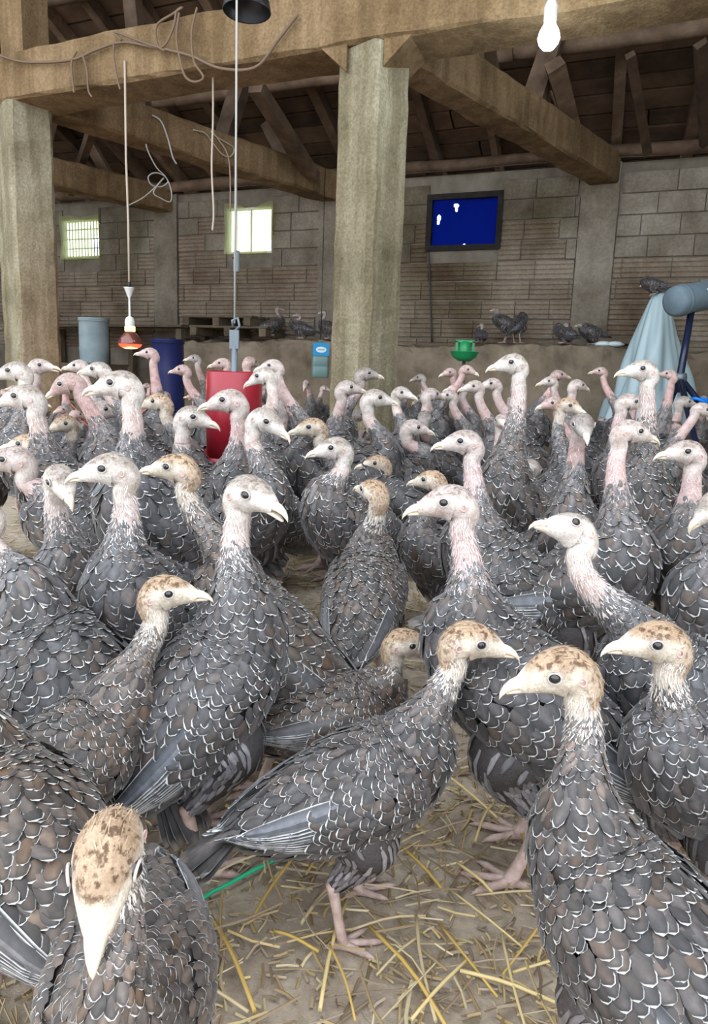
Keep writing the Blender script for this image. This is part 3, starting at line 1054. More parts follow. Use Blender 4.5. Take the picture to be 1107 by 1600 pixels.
        t = slate * rng.uniform(0.35, 1.7, (n, 1)) + rng.uniform(0, 1, (n, 1)) ** 3 * np.array([0.05, 0.022, 0.004]) * (0.4 + brown)
        fl = np.clip((a - aN0) / max(aF - aN0, 1e-3), 0, 1)
        t = t * (1 + 1.2 * fl) + 0.06 * fl ** 2
        t = t * (1 - belly[:, None] * 0.5) + np.array([0.17, 0.17, 0.18]) * belly[:, None] * 0.5
        Ti.append(t)
        Es.append((0.93 if lod == 2 else 1.0) * np.clip(1.0 - 0.6 * belly - 0.4 * rump, 0, 1) * rng.uniform(0.9, 1.03, n))
    ar_, ph_, L_, W_, Ti, Es = (np.concatenate(x) for x in (ar_, ph_, L_, W_, Ti, Es))
    sk = rng.normal(0, 0.085, len(ar_))
    pl.add(*feather_grid(lf, ar_, ph_, L_, W_, rng.uniform(-0.0012, 0.001, len(ar_)) * s, (0.04 + 0.22 * rng.uniform(0, 1, len(ar_)) ** 2) * L_, Ti, Es, sk, extra=wing_lift))
    # thigh fluff
    for hock, foot, sd, tlft in legs:
        n = {0: 170, 1: 80, 2: 24}[lod]
        A = tlft.arc[-1] * (0.10 + 0.85 * rng.uniform(0, 1, n) ** 0.9)
        Ph = rng.uniform(0, 2 * math.pi, n)
        Lt = rng.uniform(0.02, 0.034, n) * s * min(fs, 1.4)
        pl.add(*feather_grid(tlft, A, Ph, np.minimum(Lt, A * 0.95), Lt * 0.42, np.zeros(n), Lt * 0.22, slate * rng.uniform(1.6, 4.6, (n, 1)), np.full(n, 0.55)))
    # bristles on neck and head
    if lod < 2:
        n = {0: 900, 1: 260}[lod]
        A = aF - 0.03 * s + (lf.ctl_arc(kneck + 3.0) - aF + 0.03 * s) * rng.uniform(0, 1, n)
        Ph = rng.uniform(0, 2 * math.pi, n)
        hN = sstep(aN1 - 0.01, aN1 + 0.03, A)
        Lb = rng.uniform(0.004, 0.009, n) * (1 - 0.35 * hN) * hs
        top = np.sin(Ph) > 0.35
        tc = np.where((top & (A > aN1))[:, None], crown * rng.uniform(0.5, 1.3, (n, 1)), (nsk * 0.7 + 0.2) * rng.uniform(0.7, 1.1, (n, 1)))
        tc = np.clip(tc, 0, 0.85)
        kp = ~((A > aN1 + 0.02) & (np.abs(np.cos(Ph)) > 0.75))
        pl.add(*feather_grid(lf, A[kp], Ph[kp], Lb[kp], Lb[kp] * 0.16, np.zeros(kp.sum()), Lb[kp] * rng.uniform(0.2, 0.5, kp.sum()), tc[kp], np.zeros(kp.sum()), rng.uniform(-0.15, 0.15, kp.sum())))
    # ---------------- wings
    wings = []
    for sd in (1, -1):
        wg = Acc()
        side = (lambda x: x) if sd > 0 else (lambda x: math.pi - x)
        na, nb = (14, 9) if lod < 2 else (7, 5)
        al = np.linspace(0.0, 1.0, na)[:, None] + np.zeros((1, nb))
        be = np.linspace(-1, 1, nb)[None, :] + np.zeros((na, 1))
        def to_arc(al, be):
            A = aw0 - al * (aw0 - aw1)
            cen = np.interp(al, [0, 0.5, 1], [0.02, 0.08, 0.42]) - wdrop * al
            hw = np.interp(al, [-0.02, 0.0, 0.12, 0.4, 0.8, 1.0, 1.25], [0.05, 0.30, 0.62, 0.72, 0.50, 0.26, 0.16])
            return A, side(cen + be * hw)
        A, Ph = to_arc(al, be)
        p, nn = lf.sample(A, Ph)
        p = p + nn * (wing_lift(A, Ph) - 0.003 * s)[..., None]
        i, j = np.meshgrid(np.arange(na - 1), np.arange(nb - 1), indexing='ij')
        ia = i * nb + j
        wg.add(p, np.stack([ia, ia + 1, ia + nb + 1, ia + nb], -1).reshape(-1, 4), slate * 0.7, None, 0)
        # coverts
        nr = {0: 14, 1: 10, 2: 5}[lod]
        for r in range(nr):
            a0 = -0.02 + 0.58 * r / nr
            hwm = np.interp(a0 + 0.08, [0, 0.12, 0.4], [0.3, 0.62, 0.72]) * float(lf.radius(aw0 - a0 * (aw0 - aw1)))
            Lr = np.interp(r, [0, nr - 1], [0.026, 0.046]) * s * min(fs, 1.35)
            Wd = Lr * np.interp(r, [0, nr - 1], [0.85, 0.72])
            cnt = max(4, int(2 * hwm / (Wd * 0.78)))
            bb = (np.arange(cnt) + 0.5 + 0.5 * (r % 2) + rng.uniform(-0.1, 0.1, cnt)) / (cnt + 0.5) * 2 - 1
            bb = np.clip(bb, -0.98, 0.98)
            aa = a0 - 0.05 * bb + rng.uniform(-0.012, 0.012, cnt)
            A, Ph = to_arc(aa, bb)
            t = slate * rng.uniform(0.6, 1.5, (cnt, 1)) + rng.uniform(0, 1, (cnt, 1)) ** 3 * np.array([0.05, 0.022, 0.004]) * (0.4 + brown)
            wg.add(*feather_grid(lf, A, Ph, np.full(cnt, Lr) * rng.uniform(0.85, 1.25, cnt), np.full(cnt, Wd), np.full(cnt, 0.0035 + 0.0004 * (nr - r)) * s, (0.06 + rng.uniform(0, 0.1, cnt)) * Lr, t, rng.uniform(0.9, 1.03, cnt), rng.normal(0, 0.06, cnt), extra=wing_lift))
        # flight feathers: blue-grey vanes with pale rims, running to the rump
        nf = {0: 14, 1: 10, 2: 5}[lod]
        fl = []
        vr = np.array([0, 0.25, 0.5, 0.75, 0.93, 1.0])
        pr = np.array([0.6, 0.9, 1.0, 0.95, 0.66, 0.22])
        ed = np.array([[0.9, 0, 0.9], [1, 0, 1], [1, 0, 1], [1, 0, 1], [1, 0.1, 1], [1, 1, 1]])
        for f in range(nf):
            u = f / (nf - 1)
            b0 = -0.86 + 1.45 * u
            b1 = -0.75 + 1.3 * u
            al0, al1 = 0.42 - 0.02 * u, 1.10 - 0.20 * u + rng.uniform(-0.03, 0.03)
            A0, p0 = to_arc(np.array([al0]), np.array([b0]))
            A1, p1 = to_arc(np.array([min(al1, 1.0)]), np.array([b1]))
            Lf = A0 - (aw0 - al1 * (aw0 - aw1))
            Wd = np.array([0.030 if u < 0.4 else 0.034]) * s * (12 / nf) ** 0.8
            t = (np.array([0.070, 0.077, 0.092]) * (1 - brown * 0.6) + np.array([0.11, 0.085, 0.07]) * brown * 0.6) * rng.uniform(0.55, 1.55)
            fl.append(feather_grid(lf, A0, p0, Lf, Wd, np.array([-0.001 + 0.0005 * f]) * s, np.array([0.0045]) * s, t[None], np.array([rng.uniform(0.93, 1.02)]), p1 - p0, vr, pr, ed, 0.10, extra=wing_lift))
        wings.append((wg, fl))
    # ---------------- tail
    tail = []
    R0, _n = lf.sample(np.array([0.012 * s]), np.array([math.pi / 2]))
    R0 = lf.P[0] + lf.T[0] * 0.03 * s
    nt_ = {0: 10, 1: 8, 2: 5}[lod]
    back = -np.array([ct, 0, st]) * 0.97 + np.array([0, 0, -0.10])
    back = nrm(back)
    upv = nrm(np.cross(back, np.array([0, -1.0, 0])))
    if upv[2] < 0: upv = -upv
    for f in range(nt_):
        u = (f / (nt_ - 1) * 2 - 1)
        an = u * 0.40 + rng.uniform(-0.04, 0.04)
        dr = nrm(back * math.cos(an) + np.array([0, 1, 0]) * math.sin(an) - upv * (0.10 * abs(u) - rng.uniform(-0.05, 0.06)))
        sdv = nrm(np.cross(dr, upv))
        Lt = (0.125 - 0.02 * abs(u)) * s * rng.uniform(0.85, 1.1)
        Wd = 0.030 * s * (10 / nt_) ** 0.5
        vr = np.array([0, 0.3, 0.6, 0.85, 1.0]); pr = np.array([0.45, 0.8, 1.0, 1.0, 0.62])
        g = (R0 + dr * (vr[:, None, None] * Lt) + sdv * (np.array([-1, 0, 1.0])[None, :, None] * pr[:, None, None] * Wd / 2)
             + upv * ((0.012 - 0.010 * abs(u)) * s + (1 - np.abs(np.array([-1, 0, 1.0])))[None, :, None] * 0.003 * s - (vr ** 2)[:, None, None] * 0.010 * s))
        ii, jj = np.meshgrid(np.arange(4), np.arange(2), indexing='ij')
        ia = ii * 3 + jj
        t = (slate * 1.5 + np.array([0.05, 0.035, 0.025]) * brown) * rng.uniform(0.7, 1.4)
        tc = np.tile(t, (5, 3, 1))
        tc[4] = np.array([0.30, 0.25, 0.21]) * rng.uniform(0.7, 1.3); tc[3] = tc[3] * 0.6
        e = np.array([[0, 0, 0], [0.8, 0, 0.8], [0.85, 0, 0.85], [0.9, 0.2, 0.9], [0.8, 0.8, 0.8]])
        tail.append((g.reshape(-1, 3), np.stack([ia, ia + 1, ia + 4, ia + 3], -1).reshape(-1, 4), tc.reshape(-1, 3), e.reshape(-1)))
    # ---------------- beak
    bk = Acc()
    bb = E + (hf * 0.034 - hu * 0.0078) * hs
    n = 10 if lod < 2 else 6
    def mand(st_):
        V = []
        for (x, z, w, u_, d_) in st_:
            a = np.arange(n) * 2 * math.pi / n
            r = np.where(np.sin(a) > 0, u_, d_)
            V.append(bb + (hf * x + hu * z) * hs + (np.cos(a)[:, None] * w * hl + (np.sin(a) * r)[:, None] * hu) * hs)
        i, j = np.meshgrid(np.arange(len(st_) - 1), np.arange(n), indexing='ij')
        a = i * n + j
        b = i * n + (j + 1) % n
        return np.concatenate(V), np.stack([a, b, b + n, a + n], -1).reshape(-1, 4)
    bk.add(*mand([(-0.008, 0.0008, 0.0100, 0.0085, 0.005), (0.003, 0.0010, 0.0084, 0.0076, 0.004), (0.011, -0.0002, 0.0066, 0.0066, 0.003), (0.018, -0.0032, 0.0045, 0.0052, 0.0026), (0.0235, -0.0082, 0.0020, 0.0032, 0.0020), (0.025, -0.0118, 0.0004, 0.0005, 0.0004)]))
    mo = math.radians(mouth)
    lo = [(x, z - 0.0036 - math.sin(mo) * (x + 0.008), w, u_, d_) for (x, z, w, u_, d_) in
          ((-0.008, 0, 0.0090, 0.003, 0.0054), (0.003, 0, 0.0072, 0.002, 0.0046), (0.010, -0.0005, 0.0052, 0.0016, 0.0038), (0.0165, -0.0018, 0.0028, 0.001, 0.0024), (0.0185, -0.002, 0.0004, 0.0003, 0.0004))]
    bk.add(*mand(lo))
    # ---------------- legs
    lg = []
    for hock, foot, sd, tlft in legs:
        A = Acc()
        up = hock + (hock - foot) * 0.02 + nrm(tlft.P[3] - hock) * 0.02 * s
        fo = foot + np.array([0, 0, 0.004 * s])
        pp = np.array([up, hock, hock * 0.8 + foot * 0.2, (hock + foot) / 2, hock * 0.15 + foot * 0.85, fo])
        A.add(*tube_np(pp, np.array([0.010, 0.0118, 0.0090, 0.0080, 0.0088, 0.0105]) * s, 10 if lod < 2 else 6))
        for an, Lt in ((-0.52 * sd, 0.058), (0.06 * sd, 0.074), (0.62 * sd, 0.058), (math.pi + 0.2 * sd, 0.030)):
            dv = np.array([math.cos(an), math.sin(an), 0])
            zb = 0.0065 * s
            g0 = np.array([foot[0], foot[1], max(foot[2], zb)])
            def tp_(t, z):
                q = g0 + dv * Lt * s * t
                return np.array([q[0], q[1], z * s])
            if sit:
                continue
            A.add(*tube_np(np.array([g0 - dv * 0.004 * s, tp_(0.22, 0.0105), tp_(0.5, 0.0085), tp_(0.72, 0.0078), tp_(0.9, 0.006), tp_(1.05, 0.002)]), np.array([0.0085, 0.0068, 0.0055, 0.0056, 0.0032, 0.0008]) * s, 8 if lod < 2 else 5))
        lg.append(A)
    # ---------------- assemble
    FE, SK = MT['feather'], MT['skin']
    eyes = []
    for sd in (1, -1):
        ac = lf.ctl_arc(kneck + 3.0)
        best, bp = None, None
        target = E + (hf * 0.005 + hu * 0.0035) * hs
        qv = V - E
        a1, b1, c1 = qv @ hf / hs, qv @ hu / hs, qv @ hl / hs * sd
        ok = c1 > 0
        dd = np.where(ok, np.hypot(a1 - 0.005, b1 - 0.0035), 9)
        j = np.argsort(dd)[:3]
        lat = float(np.mean(c1[j]))
        eyes.append(E + (hf * 0.005 + hu * 0.0035 + hl * sd * (lat - 0.0016)) * hs)
    er = 0.0058 * hs
    rot = math.atan2(hf[1], hf[0])
    if lod == 2:
        one = Acc()
        one.V, one.Q, one.C, one.E, one.M, one.n = body.V, body.Q, body.C, body.E, body.M, body.n
        def merge(ac, mi):
            one.add(np.concatenate(ac.V), np.concatenate(ac.Q), np.concatenate(ac.C), np.concatenate(ac.E), mi)
        merge(pl, 1)
        for wg, fl in wings:
            merge(wg, 1)
            for f in fl: one.add(*f, mi=1)
        for f in tail: one.add(*f, mi=1)
        merge(bk, 2)
        for A in lg: merge(A, 3)
        for e in eyes:
            n_ = 6
            v_, q_ = tube_np(np.array([e + hl * x * er for x in (-0.99, -0.7, 0, 0.7, 0.99)]), np.array([0.1, 0.72, 1, 0.72, 0.1]) * er, n_)
            one.add(v_, q_, mi=4)
        o = link('turkey', one.mesh('turkey', [SK, FE, MT['beak'], MT['leg'], MT['eye']]))
        o.location = tuple(base); o.rotation_euler = (0, 0, hd)
        tag(o, label, 'turkey', group)
        return o
    root = empty('turkey', base, hd)
    tag(root, label, 'turkey', group)
    link('body', body.mesh('body', [SK]), root)
    tag(link('plumage', pl.mesh('plumage', [FE]), root), kind='stuff')
    for wg, fl in wings:
        if lod == 0:
            w = link('wing', wg.mesh('wing', [FE]), root)
            for f in fl:
                A = Acc(); A.add(*f)
                link('flight_feather', A.mesh('flight_feather', [FE]), w)
        else:
            for f in fl: wg.add(*f)
            link('wing', wg.mesh('wing', [FE]), root)
    if lod == 0:
        A = Acc(); A.add(lf.G[0:6].reshape(-1, 3) * 1.0, lf.quads()[: 5 * lf.nphi], slate)
        tb_ = None
        for f in tail:
            A = Acc(); A.add(*f)
            link('tail_feather', A.mesh('tail_feather', [FE]), root)
    else:
        A = Acc()
        for f in tail: A.add(*f)
        link('tail', A.mesh('tail', [FE]), root)
    tag(link('beak', bk.mesh('beak', [MT['beak']]), root), 'pale horn-coloured beak')
    for A in lg:
        tag(link('leg', A.mesh('leg', [MT['leg']]), root), 'bare pinkish grey scaly leg')
    for e in eyes:
        eo = link('eye', eye_mesh(), root)
        eo.location = tuple(e); eo.scale = (er,) * 3
    for sd, e in zip((1, -1), eyes):
        fr = nrm(hl * sd + hf * 0.22)                     # skin ring round the eye, facing sideways
        up_ = nrm(hu - fr * np.dot(hu, fr))
        Rm = np.stack([nrm(np.cross(up_, fr)), up_, fr], 1)
        def put(name, key, m_, c, sc):
            o_ = link(name, ring_mesh(key, m_), root)
            A_ = Rm @ np.diag(sc)
            o_.matrix_local = Matrix([[*A_[0], c[0]], [*A_[1], c[1]], [*A_[2], c[2]], [0, 0, 0, 1]])
        put('eyelid', 'eyelid', MT['eyelid'], e + fr * er * 0.52, (er * 1.12, er * 0.98, er * 1.2))
        dd = np.where(qv @ hl * sd > 0, np.hypot(qv @ hf / hs + 0.0205, qv @ hu / hs + 0.006), 9)
        jc = np.argsort(dd)[:3]
        put('ear', 'ear', MT['skin_pink'], V[jc].mean(0) + fr * 0.0002, (0.0034 * hs, 0.0042 * hs, 0.0030 * hs))
    if lod == 0 and typ != 'y':
        b = MB()
        b.tube([bb + (hf * -0.004 + hu * 0.003) * hs, bb + (hf * -0.001 + hu * 0.0085) * hs, bb + (hf * 0.004 + hu * 0.0105) * hs], np.array([0.0038, 0.0030, 0.0008]) * hs, 8)
        tag(b.build('snood', MT['skin_pink'], root), 'small fleshy nub above the beak')
    return root

MT['eyelid'] = surf('pale_eyelid', [(0.3, (0.42, 0.37, 0.34)), (0.7, (0.60, 0.54, 0.50))], 90, 0.6, 0.2)
MT['skin_pink'] = surf('pink_flesh', [(0.3, (0.55, 0.33, 0.30)), (0.7, (0.68, 0.48, 0.44))], 80, 0.6, 0.2)
# ------------------------------------------------------------------ things in the barn
random.seed(9)
FACE = CC + BN * (BW / 2 + 0.012)                      # front face of the long beam

def on_face(px, py, off=0.0):
    return at_plane(px, py, FACE + BN * off, BN)

# red hanging feeder
fp = at(366, 640, 2.55)
fx, fy = fp[0], fp[1]
ztop, zbot = at(366, 580, 2.55)[2], at(352, 712, 2.55)[2]
o = empty('hanging_feeder', (fx, fy, zbot - 0.05))
tag(o, 'red plastic hanging feeder on a long rope', 'feeder')
hh = ztop - zbot + 0.05
q = MB(); q.lathe((0, 0, 0.04), [(0.10, 0), (0.104, 0.0), (0.108, hh * 0.5), (0.104, hh - 0.045), (0.099, hh - 0.04), (0.098, hh - 0.06), (0.100, hh * 0.5), (0.094, 0.01)], 40)
q.build('hopper', MT['red'], o)
q = MB(); q.lathe((0, 0, 0), [(0.0, 0.0), (0.12, 0.0), (0.155, 0.015), (0.165, 0.055), (0.158, 0.055), (0.148, 0.022), (0.1, 0.012), (0.0, 0.03)], 40)
q.build('pan', MT['red'], o)
q = MB(); q.tube([(0, 0, 0.0), (0, 0, hh + 0.10)], 0.013, 10); q.build('tube', MT['steel'], o)
q = MB(); q.box((0, 0, hh + 0.12), (0.035, 0.022, 0.07)); q.tube([(0.0, 0, hh + 0.15), (0.02, 0, hh + 0.17), (0.012, 0, hh + 0.20), (-0.008, 0, hh + 0.19), (-0.005, 0, hh + 0.165)], 0.006, 6); q.build('hook', MT['steel'], o)
q = MB(); q.tube([(0, 0, hh + 0.18), (0.002, 0.0, hh + 0.9), (0, 0, WTOP + 0.09 + float(np.dot(fp - W0, UN)) * SL - zbot)], 0.0042, 6); q.build('rope', MT['string'], o)

# dark enamel reflector hanging at the top
rp = at(386, 20, 3.5)
zl = at(386, 19, 3.5)[2]
o = empty('reflector_lamp', (rp[0], rp[1], zl)); tag(o, 'dark dish-shaped lamp reflector hanging at the top edge', 'lamp')
q = MB(); q.lathe((0, 0, 0), [(0.125, 0.0), (0.128, 0.004), (0.120, 0.05), (0.09, 0.10), (0.04, 0.135), (0.02, 0.15), (0.02, 0.18), (0.0, 0.18)], 36); q.lathe((0, 0, 0), [(0.122, 0.003), (0.112, 0.05), (0.08, 0.095), (0.02, 0.125)], 36); q.build('reflector', MT['dark'], o)
q = MB(); q.tube([(0, 0, 0.17), (0, 0, WTOP + 0.09 + float(np.dot(rp - W0, UN)) * SL - zl)], 0.005, 6); q.build('cord', MT['cable'], o)

# heat lamp
lp = on_face(195, 95, 0.0)
zb_ = at_plane(198, 545, lp, BN)[2]
o = empty('heat_lamp', (lp[0], lp[1], zb_)); tag(o, 'glowing red heat lamp hanging on a pale cord', 'heat lamp')
k = 1.15
q = MB(); q.lathe((0, 0, 0), [(0.046 * k, 0.007), (0.062 * k, 0.017), (0.072 * k, 0.034)], 32); q.build('red_rim', plain('hot_red_glass', (0.8, 0.05, 0.03), 0.2, emit=(1.0, 0.035, 0.012), es=3.0), o)
q = MB(); q.lathe((0, 0, 0), [(0.0, 0.0), (0.03 * k, 0.002), (0.046 * k, 0.007)], 32); q.build('glowing_face', plain('hot_orange_glass', (0.9, 0.3, 0.1), 0.2, emit=(1.0, 0.42, 0.2), es=5.0), o)
q = MB(); q.lathe((0, 0, 0), [(0.072 * k, 0.034), (0.074 * k, 0.045), (0.066 * k, 0.07), (0.045 * k, 0.105), (0.028 * k, 0.125)], 32); q.build('bulb', plain('reflector_glass', (0.16, 0.05, 0.04), 0.12, 0.3, 0.8), o)
q = MB(); q.lathe((0, 0, 0), [(0.028 * k, 0.125), (0.032 * k, 0.128), (0.032 * k, 0.160), (0.028 * k, 0.163)], 24); q.build('glowing_neck', plain('hot_neck', (1, 0.7, 0.2), 0.3, emit=(1.0, 0.72, 0.18), es=2.2), o)
q = MB(); q.lathe((0, 0, 0), [(0.027 * k, 0.16), (0.030 * k, 0.165), (0.030 * k, 0.20), (0.022 * k, 0.225), (0.008, 0.235), (0.007, 0.36), (0.018, 0.385), (0.034, 0.43), (0.040, 0.438), (0.0, 0.44)], 24); q.build('holder', MT['white'], o)
top = lp[2] - zb_
q = MB(); q.tube([(0, 0, 0.43), (0.003, 0, 0.9), (-0.004, 0, 1.3), (0, 0, top)], 0.0075, 8); q.build('cord', MT['rope'], o)
q = MB(); q.tube([(0, 0, 0.44), (0.0, 0, 0.475)], 0.012, 8); q.build('knot', MT['dark'], o)
L = bpy.data.lights.new('heat_glow', 'POINT'); L.energy = 6; L.color = (1, 0.22, 0.08); L.shadow_soft_size = 0.07
lo = bpy.data.objects.new('heat_glow', L); COL.objects.link(lo); lo.parent = o; lo.location = (0, 0, -0.09)

# white bulb under the long beam on the right
bp = at(858, 60, 3.3)
o = empty('light_bulb', (bp[0], bp[1], bp[2] - 0.06)); tag(o, 'lit white bulb in a holder near the top right', 'bulb')
q = MB(); q.lathe((0, 0, 0.06), [(0.0, -0.055), (0.028, -0.048), (0.048, -0.025), (0.055, 0.0), (0.048, 0.03), (0.034, 0.055), (0.026, 0.075)], 28); q.build('globe', plain('lit_globe', (1, 1, 1), 0.3, emit=(0.82, 0.95, 1.0), es=10.0), o)
q = MB(); q.lathe((0, 0, 0.06), [(0.026, 0.074), (0.032, 0.08), (0.034, 0.14), (0.022, 0.17), (0.0, 0.172)], 20); q.build('holder', MT['white'], o)
q = MB(); q.tube([(0, 0, 0.22), (0, 0, 0.6), (0.02, 0.02, WTOP + 0.12 + float(np.dot(bp - W0, UN)) * SL - bp[2])], 0.006, 6); q.build('cord', MT['rope'], o)
L = bpy.data.lights.new('bulb_light', 'POINT'); L.energy = 11; L.color = (0.78, 0.92, 1.0); L.shadow_soft_size = 0.06
lo = bpy.data.objects.new('bulb_light', L); COL.objects.link(lo); lo.parent = o; lo.location = (0, 0, -0.07)

# pale counterweight on a string
wpnt = at_plane(370, 408, LL - CP * 0.15, CP)
o = empty('counterweight', (wpnt[0], wpnt[1], wpnt[2] - 0.105)); tag(o, 'small pale cylindrical counterweight hanging on a string', 'weight')
q = MB(); q.lathe((0, 0, 0), [(0.0, 0), (0.032, 0), (0.034, 0.01), (0.034, 0.18), (0.026, 0.205), (0.0, 0.21)], 20); q.build('cylinder', MT['drum'], o)
q = MB(); q.tube([(0, 0, 0.2), (0.0, 0, 0.5), (CP[0] * 0.012, CP[1] * 0.012, SOF + 0.12 - wpnt[2] + 0.105)], 0.004, 6); q.build('string', MT['string'], o)
q = MB(); q.lathe((-0.03, -0.012, 0.13), [(0.0, -0.014), (0.014, 0.0), (0.0, 0.014)], 10); q.build('knob', MT['dark'], o)

# loose cords hanging and looped on the beams
def cord(name, px, off, r, m_, label, cat='cable', group=None, face=True, depth=None, n=60, smooth_=True):
    P = [on_face(x, y, off) if depth is None else at(x, y, depth) for (x, y) in px]
    q = MB(); q.tube(crom(P, n), r, 6)
    return tag(q.build(name, m_), label, cat, group)
cord('cable', [(-6, 85), (40, 97), (110, 94), (150, 78), (192, 66), (240, 74), (262, 78), (300, 88), (345, 107), (400, 105), (435, 62), (466, 22)], 0.02, 0.010, MT['cable'], 'long brown cable running along the front of the long beam')
cord('cable', [(190, 63), (180, 50), (240, 72), (258, 70), (272, 40), (276, 18), (285, 12), (270, 22), (245, 40), (246, 70), (258, 80)], 0.03, 0.008, MT['cable'], 'brown cord coiled in a loop on the long beam')
cord('cable', [(280, 20), (276, 60), (282, 95), (290, 120), (305, 128), (318, 120), (303, 95), (300, 50), (308, 12)], 0.025, 0.008, MT['cable'], 'brown cable wrapped around the long beam left of the feeder rope')
cord('cable', [(120, 80), (112, 100), (116, 145)], 0.025, 0.007, MT['cable'], 'short cable end hanging down the beam near the left pillar')
cord('cable', [(128, 82), (136, 110), (138, 140), (144, 152)], 0.025, 0.007, MT['cable'], 'curled cable end hanging down the beam, second from the left pillar')
cord('cable', [(178, 66), (178, 90), (184, 125), (188, 140)], 0.025, 0.007, MT['cable'], 'short cable end hanging beside the heat lamp cord')
cord('cord', [(333, 121), (333, 190), (331, 260), (334, 330), (332, 360)], -0.15, 0.007, MT['rope'], 'pale knotted cord hanging between heat lamp and feeder rope', 'cord')
XF = CC * 0 + LL + CP * 0.15
def on_cross(px, py, off=0.0):
    return at_plane(px, py, LL - CP * (0.128 + off), CP)
def cordx(px, r, m_, label):
    P = [on_cross(x, y, 0.02) for (x, y) in px]
    q = MB(); q.tube(crom(P, 50), r, 6); return tag(q.build('cord', m_), label, 'cord')
cordx([(302, 203), (320, 208), (332, 222), (346, 240), (360, 245), (366, 232), (352, 222), (336, 212), (330, 205), (340, 216), (358, 250), (360, 330)], 0.007, MT['rope'], 'pale cord knotted over the left cross beam')
cordx([(238, 180), (252, 190), (262, 215), (270, 245), (276, 256)], 0.007, MT['wire'], 'pale cord end hanging over the left cross beam')
P = [on_cross(x, y, 0.012) for (x, y) in [(228, 225), (233, 240), (245, 262), (258, 275), (262, 285), (250, 292), (236, 288), (232, 276), (244, 270), (260, 278), (268, 300), (266, 315), (252, 310), (240, 300), (256, 278), (240, 295), (222, 310), (198, 322)]]
q = MB(); q.tube(crom(P, 120), 0.0055, 6); tag(q.build('wire_tangle', MT['wire']), 'tangled pale wire hanging right of the heat lamp cord', 'wire')

# cable down the right part of the wall
P = [wp(*wall_tz(x, y)[:1], 0.05, wall_tz(x, y)[1]) for (x, y) in ((672, 392), (674, 450), (677, 535))]
q = MB(); q.tube(crom(P, 12), 0.010, 6); tag(q.build('cable', MT['dark']), 'black cable hanging below the blue tarpaulin window', 'cable')

# drinkers, drums, jug
gp = at(726, 555, 5.55)
o = empty('bell_drinker', (gp[0], gp[1], 0)); tag(o, 'green plastic bell drinker in front of the stone ledge', 'drinker')
q = MB(); q.lathe((0, 0, gp[2] - 0.05), [(0.0, 0.0), (0.05, 0.0), (0.10, 0.035), (0.118, 0.075), (0.122, 0.078), (0.118, 0.082), (0.096, 0.05), (0.05, 0.02), (0.0, 0.02)], 36); q.build('bowl', MT['green'], o)
q = MB(); q.lathe((0, 0, gp[2] - 0.03), [(0.055, 0.0), (0.052, 0.08), (0.045, 0.13), (0.02, 0.145), (0.0, 0.145)], 24); q.build('bell', MT['green'], o)
q = MB(); q.bar((-0.07, 0, gp[2] + 0.02), (-0.07, 0, gp[2] + 0.115), 0.02, 0.02, (1, 0, 0)); q.bar((0.07, 0, gp[2] + 0.02), (0.07, 0, gp[2] + 0.115), 0.02, 0.02, (1, 0, 0)); q.bar((-0.08, 0, gp[2] + 0.115), (0.08, 0, gp[2] + 0.115), 0.02, 0.02); q.build('yoke', MT['green'], o)
q = MB(); q.tube([(0, 0, 0), (0, 0, gp[2] - 0.045)], 0.014, 8); q.build('stand', MT['steel'], o)
q = MB(); q.lathe((0, 0, 0), [(0.0, 0.0), (0.12, 0.0), (0.12, 0.02), (0.014, 0.03)], 20); q.build('foot', MT['steel'], o)

def drum(px, top, w, depth, h, m_, label):
    c = at(px, top, depth)
    r = w / 2 / FPX * depth
    o = empty('drum', (c[0], c[1], c[2] - h)); tag(o, label, 'drum')
    q = MB(); q.lathe((0, 0, 0), [(0.0, 0.0), (r * 0.93, 0.0), (r * 0.97, 0.02), (r, h * 0.3), (r * 1.02, h * 0.33), (r, h * 0.36), (r, h * 0.63), (r * 1.02, h * 0.66), (r, h * 0.69), (r * 0.98, h - 0.03), (r * 1.03, h - 0.02), (r * 1.03, h), (r * 0.95, h), (r * 0.94, h - 0.06), (0.0, h - 0.08)], 32); q.build('barrel', m_, o)
    q = MB(); q.tube([(r * 1.0 * math.cos(a), r * 1.0 * math.sin(a), h - 0.035) for a in np.linspace(0, 2 * math.pi, 25)], 0.010, 6, False); q.build('rim', m_, o)
    return o
bz = at(262, 530, 6.7)[2]
drum(262, 530, 50, 6.7, bz, MT['blue'], 'dark blue plastic drum standing behind the heat lamp')
bz = at(146, 497, 7.6)[2]
drum(146, 497, 44, 7.6, 0.52, MT['drum'], 'pale grey plastic tub on the stack beside the left pillar')
c = at(146, 497, 7.6)
q = MB()
o = empty('crate', (c[0], c[1], 0), WA); tag(o, 'dark wooden crate under the pale grey tub', 'crate')
hc_ = c[2] - 0.52
for i in range(5):
    for sy in (-1, 1):
        q = MB(); q.box((0, 0.2 * sy, hc_ * (i + 0.5) / 5), (0.6, 0.02, hc_ / 5 - 0.02)); link('slat', q.mesh('slat', MT['pallet']), o)
        q = MB(); q.box((0.29 * sy, 0, hc_ * (i + 0.5) / 5), (0.02, 0.38, hc_ / 5 - 0.02)); link('slat', q.mesh('slat', MT['pallet']), o)
q = MB(); q.box((0, 0, hc_ - 0.012), (0.62, 0.44, 0.024)); link('lid', q.mesh('lid', MT['pallet']), o)

